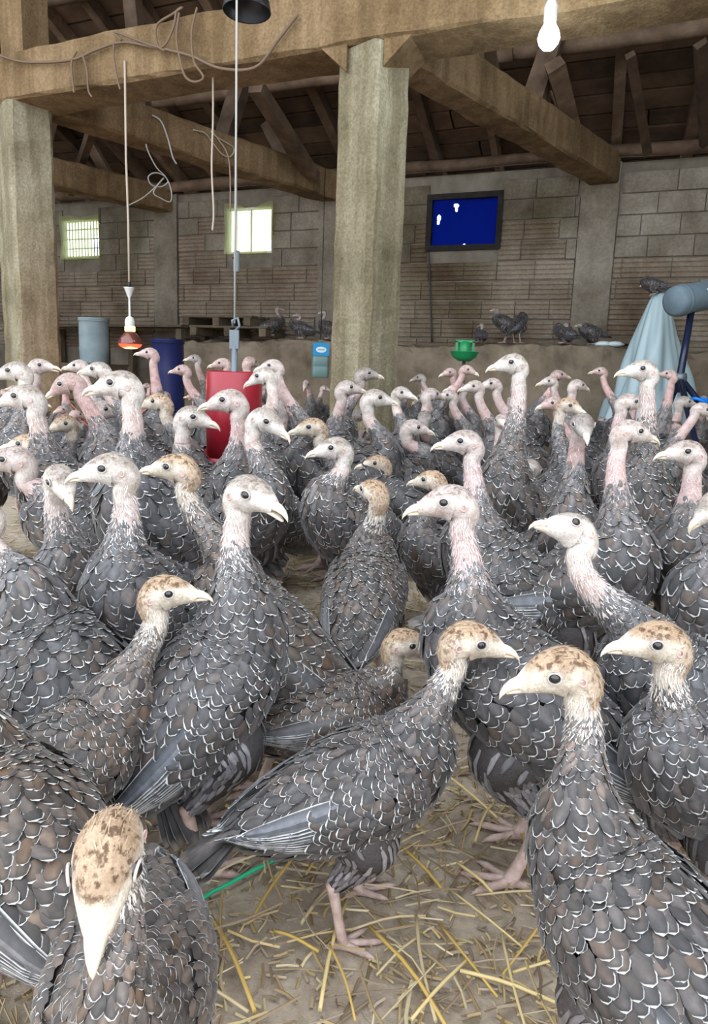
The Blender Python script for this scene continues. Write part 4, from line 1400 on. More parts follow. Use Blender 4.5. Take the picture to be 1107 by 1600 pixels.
jp = at(500, 590, 6.9)
jt = at(500, 536, 6.9)[2] - jp[2]
o = empty('water_canister', (jp[0], jp[1], jp[2])); tag(o, 'cloudy teal water canister with a blue label left of the middle pillar', 'canister')
o.rotation_euler = (0, 0, math.radians(8))
w2 = 0.088
q = MB()
ring = []
def rrect(w, d, r, n_=4):
    pts = []
    for (sx, sy, a0) in ((1, 1, 0), (-1, 1, 90), (-1, -1, 180), (1, -1, 270)):
        for i in range(n_ + 1):
            a = math.radians(a0 + 90 * i / n_)
            pts.append((sx * (w - r) + r * math.cos(a), sy * (d - r) + r * math.sin(a)))
    return pts
v, f = [], []
lev = [(0, 0.92), (0.015, 1), (jt * 0.30, 1), (jt * 0.32, 0.96), (jt * 0.34, 1), (jt * 0.58, 1), (jt * 0.60, 0.96), (jt * 0.62, 1), (jt * 0.9, 1), (jt * 0.96, 0.85), (jt * 0.97, 0.25), (jt + 0.03, 0.25)]
for (z_, k) in lev:
    for (x, y) in rrect(w2 * k, 0.08 * k, 0.03 * k): v.append((x, y, z_))
m_ = len(v) // len(lev)
for i in range(len(lev) - 1):
    for k in range(m_): f.append((i * m_ + k, i * m_ + (k + 1) % m_, (i + 1) * m_ + (k + 1) % m_, (i + 1) * m_ + k))
f += [tuple(range(m_))[::-1], tuple(range((len(lev) - 1) * m_, len(lev) * m_))]
q.add(v, f, True); q.build('container', MT['jug'], o)
q = MB(); q.box((0, -0.083, jt * 0.81), (0.165, 0.006, jt * 0.36)); lb = q.build('label', MT['label_blue'], o)
q = MB(); v = [(0.055 * math.cos(a), -0.0875, jt * 0.80 + 0.030 * math.sin(a)) for a in np.linspace(0, 2 * math.pi, 24, endpoint=False)]; q.add(v, [tuple(range(24))]); q.build('white_oval', MT['label_white'], lb)
q = MB()
for i in range(6): q.box((-0.030 + i * 0.012, -0.0885, jt * 0.80), (0.008, 0.001, 0.013))
q.build('lettering', MT['label_grey'], lb)
q = MB(); q.tube([(0, 0, jt), (0, 0, jt + 0.4), (0, 0, 2.72 - jp[2])], 0.004, 6); q.build('wire', MT['dark'], o)

# pallets and planks stacked on the ledge to the left
def pallet(t, d, z, rz, L_, label, nb=6, D_=0.5):
    o = empty('wooden_pallet', wp(t, d, z), WA + rz); tag(o, label, 'pallet', None)
    for i in range(3):
        q = MB(); q.box((-L_ / 2 + 0.06 + (L_ - 0.12) * i / 2, 0, 0.045), (0.09, D_, 0.09), None, 0.004); link('bearer', q.mesh('bearer', MT['pallet']), o)
    for i in range(nb):
        q = MB(); q.box((0, -D_ / 2 + D_ * (i + 0.5) / nb, 0.103), (L_, D_ / nb - 0.018, 0.024), None, 0.005); link('slat', q.mesh('slat', MT['pallet']), o)
    return o
tc = wall_tz(395, 500)[0]
pallet(tc, 0.36, LZ + 0.04, 0.03, 1.05, 'weathered pallet on the ledge behind the feeder rope')
pallet(tc + 0.15, 0.34, LZ + 0.16, -0.05, 1.0, 'weathered pallet lying on top of the one behind the feeder rope')
tc2 = wall_tz(190, 500)[0]
o = empty('plank_shelf', wp(tc2 - 0.2, 0.35, 0), WA); tag(o, 'sagging plank shelf along the wall behind the heat lamp', 'shelf')
for i in range(5):
    q = MB(); q.box((0, -0.28 + i * 0.14, LZ + 0.14 + random.uniform(-0.02, 0.02)), (2.6, 0.13, 0.03), None, 0.012); link('plank', q.mesh('plank', MT['pallet']), o)
for x in (-1.2, -0.05, 1.2):
    for y in (-0.25, 0.25):
        q = MB(); q.box((x, y, (LZ + 0.10) / 2), (0.08, 0.08, LZ + 0.12), None, 0.005); link('leg', q.mesh('leg', MT['pallet']), o)
# plank leaning behind the bag on the ledge, right
a_ = wp(wall_tz(975, 545)[0], 0.3, LZ + 0.03)
q = MB(); q.box(a_ + UZ * 0.03, (0.55, 0.16, 0.05), (UX, UN, UZ), 0.012); tag(q.build('plank', MT['pallet']), 'short plank lying on the ledge beside the plastic sheet', 'plank')

# milky plastic sheet draped over a stake
sp = at(1013, 615, 5.6)
zt_ = at(1020, 462, 5.6)[2]
o = empty('draped_sheet', (sp[0], sp[1], 0)); tag(o, 'milky plastic sheet draped like a tent over a stake', 'sheet')
nA, nZ = 72, 26
v, f = [], []
for i in range(nZ + 1):
    z_ = zt_ * i / nZ
    k = 1 - i / nZ
    R_ = 0.055 + 0.33 * k ** 0.8 + (0.05 if k > 0.6 else 0)
    for j in range(nA):
        a = 2 * math.pi * j / nA
        fold = 1 + (0.16 * math.sin(3 * a + 2.2 * k) + 0.13 * math.sin(7 * a + 5 * k * k + 1) + 0.07 * math.sin(13 * a - 6 * k) + 0.05 * math.sin(9 * k + 4 * a)) * (0.35 + 0.65 * k)
        asym = 1 + 0.32 * max(0, math.cos(a - 0.3)) * math.exp(-((k - 0.5) / 0.22) ** 2)
        v.append((R_ * fold * asym * math.cos(a) + 0.02 * (1 - k), R_ * 0.8 * fold * math.sin(a), z_))
for i in range(nZ):
    for j in range(nA):
        f.append((i * nA + j, i * nA + (j + 1) % nA, (i + 1) * nA + (j + 1) % nA, (i + 1) * nA + j))
f.append(tuple(range(nZ * nA, nZ * nA + nA)))
q = MB(); q.add(v, f, True); q.build('sheet', MT['sheet'], o)
q = MB(); q.tube([(0.02, 0, 0), (0.02, 0, zt_ - 0.02)], 0.02, 8); q.build('stake', MT['wood'], o)
SHEET_TOP = np.array([sp[0] + 0.02, sp[1], zt_])

# tripod with a grey canvas-covered head
jn = at(1063, 590, 4.4)
tp = at(1081, 486, 4.4)
o = empty('tripod', (jn[0], jn[1], 0)); tag(o, 'navy tripod with a grey canvas roll on top at the right edge', 'tripod')
lc = lambda p: np.asarray(p) - np.array([jn[0], jn[1], 0])
q = MB(); q.tube([lc(jn) + np.array([0, 0, -0.10]), lc(jn), lc(tp)], np.array([0.024, 0.024, 0.022]), 12); q.build('column', MT['navy'], o)
q = MB(); q.lathe(lc(jn), [(0.0, -0.03), (0.04, -0.03), (0.045, 0.0), (0.04, 0.03), (0.0, 0.03)], 16); q.build('collar', MT['steel'], o)
e1 = at(1097, 632, 4.35)
for k, p in enumerate((e1, at(1046, 632, 4.5), at(1075, 640, 4.2))):
    dirn = (lc(p) - lc(jn)); kk = lc(jn)[2] / -dirn[2]
    q = MB(); q.tube([lc(jn), lc(jn) + dirn * kk * 0.55, lc(jn) + dirn * kk * 0.995], np.array([0.021, 0.019, 0.013]), 10); q.build('leg', MT['navy'], o)
hc = at(1090, 458, 4.4)
a0, a1 = lc(at(1052, 472, 4.35)), lc(at(1150, 452, 4.6))
ax = (a1 - a0); Lh = np.linalg.norm(ax); ax = ax / Lh
q = MB(); q.lathe(a0, [(0.0, 0.0), (0.075, 0.004), (0.098, 0.02), (0.102, 0.06), (0.098, Lh * 0.5), (0.10, Lh - 0.03), (0.08, Lh), (0.0, Lh)], 28, ax); q.build('canvas_roll', MT['fabric'], o)
q = MB(); q.lathe(a0 + ax * 0.06, [(0.103, 0.0), (0.106, 0.005), (0.106, 0.02), (0.103, 0.025)], 28, ax); q.build('seam_band', MT['fabric'], o)
q = MB(); q.lathe(a0 + ax * (Lh * 0.42) + np.array([0.0, -0.098, 0.02]), [(0.0, -0.006), (0.022, -0.004), (0.022, 0.004), (0.0, 0.006)], 14, (0, 1, 0)); q.build('button', MT['label_white'], o)
cp_ = lc(jn) + (lc(e1) - lc(jn)) * 0.85
q = MB(); q.tube([cp_ + np.array([0.055 * math.cos(a), 0.045 * math.sin(a), 0.012 * math.sin(2 * a)]) for a in np.linspace(0, 2 * math.pi, 24)], 0.011, 8, False); q.build('clamp_ring', MT['clamp'], o)

# white droppings-stained stone / pale debris on the ledge
for i, (x, y) in enumerate(((945, 533), (962, 538))):
    c = wp(wall_tz(x, y)[0], 0.42, LZ + 0.03)
    q = MB(); q.lathe(c, [(0.0, -0.03), (0.07, -0.02), (0.09, 0.0), (0.05, 0.025), (0.0, 0.03)], 9)
    tag(q.build('stone', MT['label_white']), ['pale flat stone on the ledge, left of two beside the plank', 'pale flat stone on the ledge, right of two beside the plank'][i], 'stone')

# green twine on the floor
def twine(px, label):
    P = [at_z(x, y, 0.012) for (x, y) in px]
    q = MB(); q.tube(crom(P, 40), 0.003, 6); return tag(q.build('twine', MT['twine']), label, 'twine')
twine([(268, 1445), (300, 1418), (330, 1395), (352, 1384), (400, 1358), (440, 1340), (470, 1328)], 'green twine on the straw left of the front turkey')
twine([(770, 1125), (800, 1120), (850, 1112), (885, 1108), (905, 1112)], 'green twine on the straw behind the right-hand turkeys')

# straw
def straw_obj(n_, xr, yr, Lr, Wr, name, seed, zr=(0.002, 0.02), dens=None):
    rr = np.random.RandomState(seed)
    x = rr.uniform(*xr, n_); y = yr[0] + (yr[1] - yr[0]) * rr.uniform(0, 1, n_) ** 1.5
    a = rr.uniform(0, math.pi, n_)
    L_ = rr.uniform(*Lr, n_) * rr.uniform(0.4, 1, n_); w_ = rr.uniform(*Wr, n_)
    z = rr.uniform(*zr, n_)
    tz = rr.uniform(-0.10, 0.10, n_)
    c = np.stack([x, y, z + np.abs(tz) * L_ / 2], 1)
    d_ = np.stack([np.cos(a), np.sin(a), tz], 1); s_ = np.stack([-np.sin(a), np.cos(a), np.zeros(n_)], 1)
    bend = rr.uniform(-0.08, 0.08, n_)[:, None]
    V = []
    for k in (-0.5, 0.0, 0.5):
        cc = c + d_ * (k * L_)[:, None] + s_ * bend * L_[:, None] * (1 - 4 * k * k)
        V += [cc - s_ * w_[:, None] / 2, cc + np.array([0, 0, 1]) * w_[:, None] * 0.4, cc + s_ * w_[:, None] / 2]
    V = np.stack(V, 1)
    base = (np.arange(n_) * 9)[:, None]
    Q = np.concatenate([base + np.array([i, i + 1, i + 4, i + 3]) for i in (0, 1, 3, 4)], 0)
    pal = np.array([(0.47, 0.34, 0.15), (0.36, 0.24, 0.11), (0.54, 0.43, 0.25), (0.22, 0.15, 0.085), (0.33, 0.25, 0.17)])
    C = np.repeat(pal[rr.randint(0, 5, n_)] * rr.uniform(0.6, 1.2, (n_, 1)), 9, 0)
    return link(name, qmesh(name, V.reshape(-1, 3), Q, MT['straw'], col=C, smooth=False))
tag(straw_obj(9500, (-1.6, 1.6), (0.3, 3.2), (0.03, 0.13), (0.0015, 0.0045), 'straw_litter', 3), 'yellow and brown straw litter scattered over the floor', 'straw', kind='stuff')
tag(straw_obj(18000, (-1.4, 1.4), (0.3, 3.0), (0.01, 0.045), (0.002, 0.005), 'chaff', 5, (0.0, 0.006)), 'fine chopped chaff trodden into the floor', 'chaff', kind='stuff')
rs = random.Random(3)
PALS = [plain('straw_%d' % i, c, 0.55) for i, c in enumerate(((0.48, 0.31, 0.08), (0.58, 0.44, 0.2), (0.46, 0.35, 0.2)))]
for i in range(46):
    px, py = rs.uniform(290, 880), rs.uniform(1180, 1560)
    p = at_z(px, py, 0.014)
    a, L_ = rs.uniform(0, math.pi), rs.uniform(0.06, 0.17)
    w_ = rs.uniform(0.0014, 0.0028)
    dv = np.array([math.cos(a), math.sin(a), 0])
    q = MB(); q.tube(crom([p - dv * L_ / 2, p + np.array([rs.uniform(-.006, .006), rs.uniform(-.006, .006), 0.006]), p + dv * L_ / 2 + np.array([0, 0, rs.uniform(0, 0.01)])], 6), w_, 6)
    tag(q.build('straw_stalk', PALS[i % 3]), 'single thick yellow straw stalk lying on the open floor in front', 'straw', 'loose straw stalks on the open floor')
# ------------------------------------------------------------------ the flock
FLOCK = []
_seed = [0]
def bird(px, py, depth, heading, hyaw, hpitch, typ, label, s=None, off=0.19, theta=None, lod=None, gz=0.0, group=None, **k):
    FLOCK.append(dict(px=px, py=py, d0=depth, depth=depth, heading=heading, hyaw=hyaw, hpitch=hpitch, typ=typ, label=label, s=s, off=off, theta=theta, lod=lod, gz=gz, group=group, k=k))

def ground(f):
    h = at(f['px'], f['py'], f['depth'])
    r = math.radians(f['heading'])
    s = f['s'] or float(np.clip((h[2] - f['gz']) / 0.54, 0.72, 1.22))
    return h, np.array([h[0] - math.cos(r) * f['off'] * s, h[1] - math.sin(r) * f['off'] * s, f['gz']]), s, np.array([math.cos(r), math.sin(r)])

def seg_dist(p, u, a, q, v, b):
    """smallest distance between two short segments, sampled"""
    best = 9
    for i in (-1, -0.5, 0, 0.5, 1):
        for j in (-1, -0.5, 0, 0.5, 1):
            best = min(best, math.hypot(p[0] + u[0] * a * i - q[0] - v[0] * b * j, p[1] + u[1] * a * i - q[1] - v[1] * b * j))
    return best

def settle():
    """move birds along their line of sight until their bodies stop running into each other"""
    fl = [f for f in FLOCK if f['gz'] == 0]
    obst = [(CC[:2], 0.27), (LL[:2], 0.27), (np.array([fx, fy]), 0.18), (sp[:2], 0.40), (jn[:2], 0.12), (gp[:2], 0.12)]
    for it in range(90):
        G = [ground(f) for f in fl]
        mv = np.zeros(len(fl))
        for i in range(len(fl)):
            hi, bi, si, ui = G[i]
            ci = bi[:2] - ui * 0.03 * si
            for j in range(i):
                hj, bj, sj, uj = G[j]
                cj = bj[:2] - uj * 0.03 * sj
                if np.hypot(*(ci - cj)) > 0.5: continue
                pen = 0.082 * (si + sj) - seg_dist(ci, ui, 0.10 * si, cj, uj, 0.10 * sj)
                if pen > 0.005:
                    near, far = (i, j) if fl[i]['depth'] < fl[j]['depth'] else (j, i)
                    mv[far] += 0.35 * pen
                    mv[near] -= 0.12 * pen
            for (o, r_) in obst:
                pen = r_ + 0.08 * si - seg_dist(ci, ui, 0.10 * si, o, ui, 0)
                if pen > 0: mv[i] += 0.4 * pen * (1 if fl[i]['depth'] > np.hypot(*o) else -1)
        if not mv.any(): break
        for f, m_ in zip(fl, mv):
            if f['lod'] == 0: continue
            f['depth'] = float(np.clip(f['depth'] + np.clip(m_, -0.05, 0.05), f['d0'] * 0.85, f['d0'] * 1.55))

def hatch(f):
    h, base, s, u = ground(f)
    hz = h[2] - f['gz']
    theta = f['theta']
    if theta is None:
        theta = float(np.clip(26 + (hz / s - 0.46) * 110, 15, 46))
    lod = f['lod']
    if lod is None:
        lod = 1 if f['depth'] < 2.3 else 2
    _seed[0] += 1
    k = dict(f['k'])
    hs = k.pop('hk', 1.0) * (1.12 + 0.25 * (s - 1)) * float(np.clip(f['depth'] / f['d0'], 0.85, 1.35))
    return turkey(base, f['heading'], h, f['hyaw'], f['hpitch'], f['typ'], s, hs=hs, lod=lod, seed=_seed[0], theta=theta, label=f['label'], group=f['group'], **k)

# front row
bird(742, 1000, 0.88, 15, -4, -6, 'y', 'young turkey with speckled tan crown walking right, feet in full view, front centre', s=0.79, theta=20, lod=0, step=0.5, brown=0.35, hk=1.02, off=0.205)
bird(638, 1004, 1.12, 22, 0, -4, 'y', 'smaller young turkey standing right behind the front centre one, its head overlapping', s=0.70, theta=8, hk=1.0, lod=0, brown=0.7)
bird(868, 1048, 0.70, 122, 178, -14, 'y', 'young turkey seen over its back with tan head turned left, bottom right', s=0.84, theta=26, lod=0, brown=0.45, off=0.17)
bird(1022, 1001, 0.80, 205, 180, -2, 'y', 'young turkey with striped tan crown facing left at the right edge, chest towards us', s=0.84, theta=34, lod=0, brown=0.2, off=0.15)
bird(396, 772, 0.98, 36, -32, -8, 'w', 'tall turkey with white face and open beak standing sideways, left of the floor gap', s=0.98, theta=47, lod=0, mouth=16, brown=0.2, step=0.35, off=0.09, hk=1.06)
bird(264, 924, 0.95, 42, 2, 4, 'y', 'young turkey with tan cap crouching behind the tall white-faced one', s=0.82, theta=22, lod=0, brown=0.65, off=0.20)
bird(-85, 1040, 0.80, 142, 160, 0, 'y', 'brown ruffled turkey cut off at the lower left edge', s=0.86, theta=22, lod=0, brown=0.85, off=0.20)
bird(166, 1352, 0.47, -78, -82, -30, 'y', 'turkey with head bowed close to the lens, bottom left corner', s=0.72, theta=10, lod=0, brown=0.7, off=0.16)
bird(-45, 800, 1.02, 160, 190, 0, 'w', 'dark turkey cut off at the left edge with tail hanging down', s=1.0, theta=40, lod=0, brown=0.2)
# second row, left
bird(96, 752, 1.18, -70, -48, -24, 'w', 'white-faced turkey looking down to the right, chest towards us, near the left edge', lod=0, brown=0.3, s=1.0, off=0.13)
bird(168, 732, 1.06, -128, 196, -4, 'w', 'large turkey with grey crown facing left, scalloped chest towards us', lod=0, brown=0.15, s=1.08, off=0.12)
bird(272, 730, 1.16, 168, 178, 2, 'y', 'turkey with tan crown facing left, body stretching right behind the tall one', lod=0, brown=0.6, s=1.0)
bird(183, 600, 1.28, -125, 186, -4, 'w', 'tall turkey with ruffled pale head rising above the left group', s=1.22, off=0.11, brown=0.1, mouth=6)
bird(34, 620, 1.42, -140, 188, -6, 'w', 'turkey with pale head facing left against the left pillar', s=1.2, off=0.14)
bird(102, 600, 1.75, 200, 190, -26, 'r', 'pink-headed turkey looking down left in front of the left pillar', s=1.15)
bird(166, 640, 1.62, 150, 4, -4, 'p', 'turkey with pinkish neck facing right beneath the tall ruffled one', s=1.1, off=0.05)
bird(304, 652, 1.36, 150, -8, -8, 'w', 'pale-headed turkey facing right with its beak before the red feeder', s=1.12, off=0.06, brown=0.4)
bird(354, 626, 1.48, 215, 186, -6, 'p', 'pink-necked turkey facing left in front of the red feeder', s=1.15, off=0.12)
bird(420, 658, 1.45, -35, -20, -24, 'w', 'pale turkey looking down right beside the red feeder', s=1.12, off=0.1)
bird(16, 718, 1.24, 195, 190, -4, 'p', 'pink-necked turkey cut off at the left edge below the pillar', s=1.05)
bird(40, 694, 1.5, 190, 184, 0, 'y', 'tan-headed turkey peeping out behind the pink-necked one at the left edge', s=1.0)
bird(98, 662, 1.95, 230, 240, -10, 'y', 'small brown-faced turkey half hidden low behind the left group', s=0.95, off=0.1)
bird(245, 628, 1.9, 190, 184, -4, 'y', 'small tan-headed turkey facing left between tall pale heads', s=1.05)
bird(20, 580, 1.85, 200, 195, -10, 'w', 'white-headed turkey at the far left in front of the pillar foot', s=1.22, off=0.1)
bird(64, 572, 2.3, 20, 2, 4, 'p', 'pinkish turkey facing right beside the left pillar, beak slightly open', s=1.22, lod=1, mouth=10)
bird(152, 578, 2.1, 190, 180, 0, 'w', 'whitish turkey facing left right behind the tall ruffled head', s=1.22, lod=1)
bird(122, 572, 2.6, 170, 180, 0, 'p', 'grey-pink turkey facing left among far heads near the left pillar', s=1.22)
bird(233, 552, 3.0, 200, 185, 6, 'r', 'reddish stretched turkey head under the heat lamp', s=1.22, off=0.1)
bird(284, 578, 3.2, 180, 176, 0, 'r', 'dim reddish turkey facing left before the blue drum', s=1.22)
bird(303, 560, 4.2, 240, 200, 0, 'd', 'dim turkey head right of the blue drum', s=1.22)
bird(424, 572, 2.5, 210, 184, -4, 'p', 'pink-faced turkey facing left just right of the feeder top', s=1.22, lod=1)
bird(408, 588, 2.15, -50, 175, -20, 'w', 'pale-faced turkey leaning over the feeder rim', s=1.2, off=0.08)
bird(346, 568, 3.1, 190, 182, -4, 'r', 'pink turkey facing left behind the feeder, left of its hook', s=1.22)
bird(392, 566, 3.1, 100, 60, -4, 'r', 'pink turkey head behind the feeder, right of its hook', s=1.22)
bird(432, 632, 1.95, 120, 150, -4, 'd', 'dark speckled turkey crown just above the pale one by the feeder', s=1.05, off=0.1)
bird(478, 600, 5.3, 250, 250, -40, 'p', 'dark turkey bending down below the water canister', s=1.1)
# second row, centre
bird(520, 700, 1.72, 222, 188, -6, 'w', 'big-bodied turkey facing left, scalloped chest, left of the lone striped neck', s=1.15, off=0.10, brown=0.35, lod=0, hk=1.1)
bird(485, 668, 1.72, 200, 190, -6, 'y', 'small tan turkey facing left behind the big-bodied one', s=1.0)
bird(545, 606, 1.98, 160, 10, 0, 'p', 'pink-necked turkey facing right at the foot of the middle pillar', s=1.15, off=0.03)
bird(574, 584, 2.25, 20, 4, 0, 'd', 'grey-headed turkey facing right, highest before the middle pillar', s=1.2, lod=1)
bird(590, 622, 1.82, 10, 2, -4, 'w', 'white-faced turkey facing right at the right of the middle pillar foot', s=1.15, off=0.06)
bird(562, 648, 2.3, 15, 10, 0, 'd', 'dim grey turkey half hidden between heads before the pillar', s=1.0)
bird(588, 724, 1.65, 160, 184, -2, 'y', 'young tan turkey facing left above the lone striped neck', s=0.95, off=0.1)
bird(582, 766, 1.52, 78, 128, 6, 'y', 'slim young turkey with long striped neck facing away, legs on the straw', s=0.90, theta=40, lod=0, brown=0.55, off=0.06, hk=1.1)
bird(697, 784, 0.98, 160, 180, -6, 'p', 'pink-cheeked turkey facing left, large head in the centre right', s=1.05, lod=0, brown=0.25, off=0.14)
bird(650, 668, 1.78, 30, 2, -6, 'p', 'turkey with pink throat facing right, centre of the crowd', s=1.05, off=0.06)
bird(722, 690, 1.42, 165, 178, -2, 'p', 'turkey with smooth pinkish head facing left, above the large pink-cheeked one', s=1.1, lod=0, off=0.13)
bird(672, 750, 1.6, 200, 150, -4, 'y', 'small tan speckled head just behind the large pink-cheeked one', s=0.9, off=0.08)
bird(612, 708, 1.75, 60, 70, -30, 'w', 'pale turkey with bowed neck right of the pillar foot', s=1.0, off=0.12)
bird(664, 652, 2.05, 60, 80, 0, 'd', 'turkey with pale nape facing away behind the pink-throated one', s=1.0, off=0.05)
bird(960, 850, 1.50, 30, 40, -10, 'w', 'turkey facing away with pale-tipped tail spread towards the lone striped neck', s=1.05, theta=0, brown=0.3, off=0.22, lod=0)
# right
bird(890, 826, 0.98, 172, 190, 18, 'w', 'turkey shaking its bowed pale head, broad grey body stretching right', s=1.02, lod=0, brown=0.1, theta=18, off=0.24, tilt=25)
bird(990, 674, 1.50, -40, 0, -8, 'p', 'turkey with long pink throat facing right, right of centre', s=1.12, off=0.09)
bird(912, 664, 1.62, -90, -95, -22, 'd', 'dark-faced turkey looking straight at us with pink neck', s=1.1, off=0.1)
bird(832, 735, 1.46, 60, 38, -30, 'w', 'turkey with pale nape turned away, right of the smooth pinkish head', s=1.0, off=0.10)
bird(798, 568, 1.78, -130, 186, -4, 'w', 'tallest pale turkey facing left in front of the ledge', s=1.22, off=0.09, brown=0.45, lod=0)
bird(1001, 578, 1.72, 215, 184, 0, 'w', 'tall pale turkey facing left before the plastic sheet', s=1.22, off=0.12, brown=0.4, lod=0)
bird(1070, 706, 1.42, 200, 183, 0, 'p', 'turkey with pale pink head facing left at the right edge', s=1.12, off=0.12)
bird(1010, 752, 1.55, 100, 80, -40, 'p', 'turkey with bowed pink nape between two bodies at the right', s=0.95, off=0.18)
bird(786, 658, 2.3, -90, -92, -4, 'p', 'small turkey facing us with pink throat, below the tallest pale one', s=1.05, off=0.1, lod=1)
bird(892, 634, 2.25, -30, -35, -14, 'y', 'small yellowish turkey looking down right, behind the dark-faced one', s=1.1, off=0.08, lod=1)
bird(904, 602, 2.9, 170, 20, -6, 'p', 'pinkish turkey facing right, behind the small yellowish one', s=1.15, off=0.05)
bird(862, 630, 2.5, 190, 188, -8, 'r', 'pink turkey facing left beside the small yellowish one', s=1.05)
bird(988, 628, 2.1, 130, -8, -10, 'p', 'pink-necked turkey facing right under the tall one by the plastic sheet', s=1.1, off=0.04, lod=1)
bird(874, 586, 3.4, 10, 5, 0, 'r', 'reddish turkey facing right before the ledge', s=1.22)
bird(858, 596, 3.3, 185, 182, -6, 'p', 'dim pink turkey facing left before the ledge', s=1.2)
bird(740, 604, 2.7, 200, 188, -4, 'p', 'grey-pink turkey facing left, left of the tallest pale one', s=1.15)
bird(768, 600, 2.8, 185, 182, -4, 'p', 'pale pink turkey facing left right beside the tallest pale one', s=1.18)
bird(732, 578, 3.6, -20, -25, -12, 'r', 'reddish turkey looking down right under the green drinker', s=1.22)
bird(702, 582, 3.8, -150, 200, -8, 'r', 'reddish turkey facing left under the green drinker', s=1.22)
bird(714, 606, 3.0, 200, 184, -4, 'p', 'pale turkey facing left below the green drinker', s=1.12)
bird(676, 616, 2.6, 170, 30, -4, 'p', 'grey-pink turkey facing right, left of a pair below the drinker', s=1.08, off=0.05)
bird(700, 618, 2.9, 190, 184, -4, 'p', 'grey-pink turkey facing left, right of a pair below the drinker', s=1.08)
bird(630, 614, 2.6, -60, -30, -6, 'w', 'pale turkey facing right just right of the middle pillar', s=1.15, off=0.06)
bird(655, 590, 4.4, 160, 170, -10, 'd', 'dim turkey by the wall right of the middle pillar', s=1.15)
bird(660, 622, 3.2, 120, 150, -20, 'd', 'dark turkey with lowered head right of the middle pillar', s=1.0)
bird(1072, 628, 2.9, 170, 0, -6, 'd', 'dim turkey facing right by the tripod foot', s=1.05, off=0.05)
bird(1046, 585, 3.5, 110, 140, 10, 'r', 'turkey with pink neck facing away between sheet and tripod', s=1.22, off=0.06)
bird(938, 580, 4.0, 150, 165, 0, 'r', 'dim pink turkey by the plastic sheet, left of it', s=1.22)
bird(1102, 640, 2.6, -30, -20, -20, 'p', 'pinkish turkey cut off at the right edge below the tripod', s=1.0)
bird(1115, 790, 1.25, 165, 175, -40, 'w', 'broad grey turkey back at the right edge behind the shaking one', s=1.05, off=0.12, brown=0.25, theta=16)

# on the ledge
def ledge_bird(px, py, d, heading, hyaw, typ, label, s=0.85, **k):
    t, z = wall_tz(px, py, d)
    p = at_plane(px, py, W0 + UN * d, UN)
    gz = k.pop('gz', LZ + 0.02)
    dep = float(np.dot(p - CAM, _f))
    return bird(px, py, dep, heading, hyaw, k.pop('hp', 0), typ, label, s=s, gz=gz, lod=2, **k)
ledge_bird(775, 484, 0.40, 160, 182, 'd', 'small dark turkey standing upright with stretched neck on the ledge', s=0.80, off=0.14)
ledge_bird(818, 498, 0.40, 40, 60, 'd', 'small dark turkey seen from behind on the ledge, beside the upright one', s=0.76, off=0.1, theta=40)
ledge_bird(752, 508, 0.35, 100, 120, 'd', 'dark turkey huddled on the ledge, leftmost of those right of the pillar', s=0.6, sit=True, off=0.05)
ledge_bird(884, 508, 0.38, 120, 100, 'd', 'dark turkey huddled on the ledge, left of a resting pair', s=0.78, sit=True, off=0.02, hp=-20)
ledge_bird(908, 508, 0.40, 185, 182, 'd', 'dark turkey resting side-on on the ledge, right of a pair', s=0.82, sit=True, off=0.16)
ledge_bird(436, 482, 0.35, 10, 20, 'd', 'dark turkey resting on the pallets, left of two by the middle pillar', s=0.85, sit=True, off=0.1, gz=LZ + 0.05)
ledge_bird(466, 492, 0.45, 170, 190, 'd', 'dark turkey resting on the ledge, right of two by the middle pillar', s=0.85, sit=True, off=0.06)
ledge_bird(505, 488, 0.45, 150, 160, 'd', 'dark turkey with raised neck on the ledge at the edge of the middle pillar', s=0.85, off=0.12, sit=True)
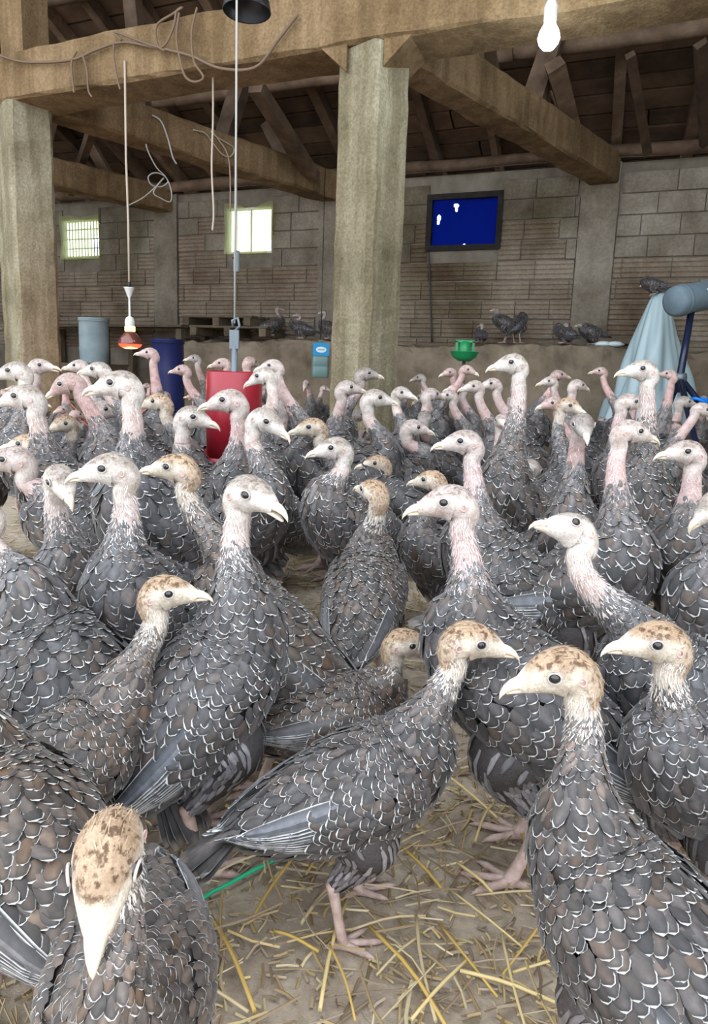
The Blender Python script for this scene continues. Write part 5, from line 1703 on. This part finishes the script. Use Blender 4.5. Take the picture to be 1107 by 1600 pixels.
bird(1012, 445, float(np.dot(SHEET_TOP - CAM, _f)) , 160, 175, 0, 'd', 'dark turkey perched on top of the plastic sheet', s=0.62, gz=SHEET_TOP[2] - 0.02, lod=2, sit=True, off=0.08)

settle()
for f in FLOCK:
    hatch(f)

# the rest of the crowd on the floor behind
rr = np.random.RandomState(21)
taken = [tuple(ground(f)[1][:2]) for f in FLOCK]
def zone(px):
    if px < 300: return ('dark turkey in the dim crowd between left pillar and feeder', 'dim crowd left of the feeder')
    if px < 600: return ('dark turkey in the dim crowd between feeder and middle pillar', 'dim crowd between feeder and pillar')
    if px < 850: return ('dark turkey in the dim crowd below the green drinker', 'dim crowd below the green drinker')
    return ('dark turkey in the dim crowd around the plastic sheet and tripod', 'dim crowd by the plastic sheet')
made = 0
tries = 0
while made < 46 and tries < 4000:
    tries += 1
    Y = rr.uniform(2.3, 6.6)
    X = rr.uniform(-0.56, 0.56) * Y
    p = np.array([X, Y, 0.0])
    if np.dot(p - W0, UN) < LD + 0.42: continue
    if np.hypot(X - CC[0], Y - CC[1]) < 0.42 or np.hypot(X - LL[0], Y - LL[1]) < 0.42 or np.hypot(X - fx, Y - fy) < 0.33: continue
    if np.hypot(X - sp[0], Y - sp[1]) < 0.5 or np.hypot(X - jn[0], Y - jn[1]) < 0.35 or np.hypot(X - gp[0], Y - gp[1]) < 0.3: continue
    if np.hypot(X - at(262, 530, 6.7)[0], Y - at(262, 530, 6.7)[1]) < 0.45: continue
    if min(np.hypot(X - a, Y - b_) for (a, b_) in taken) < 0.33: continue
    hd = rr.uniform(0, 360); s = rr.uniform(0.95, 1.15)
    r_ = math.radians(hd)
    hz = rr.uniform(0.40, 0.55) * s
    off = rr.uniform(0.12, 0.2) * s
    h = p + np.array([math.cos(r_) * off, math.sin(r_) * off, hz])
    v = h - CAM; dz = v @ _f
    px = PX + FPX * (v @ _r) / dz
    lb, gr = zone(px)
    taken.append((X, Y))
    turkey(p, hd, h, hd + rr.uniform(-50, 50), rr.uniform(-25, 5), rr.choice(['d', 'p', 'd', 'r']), s, lod=2, seed=500 + made, theta=rr.uniform(18, 36), label=lb, group=gr, brown=rr.uniform(0, 0.5))
    made += 1
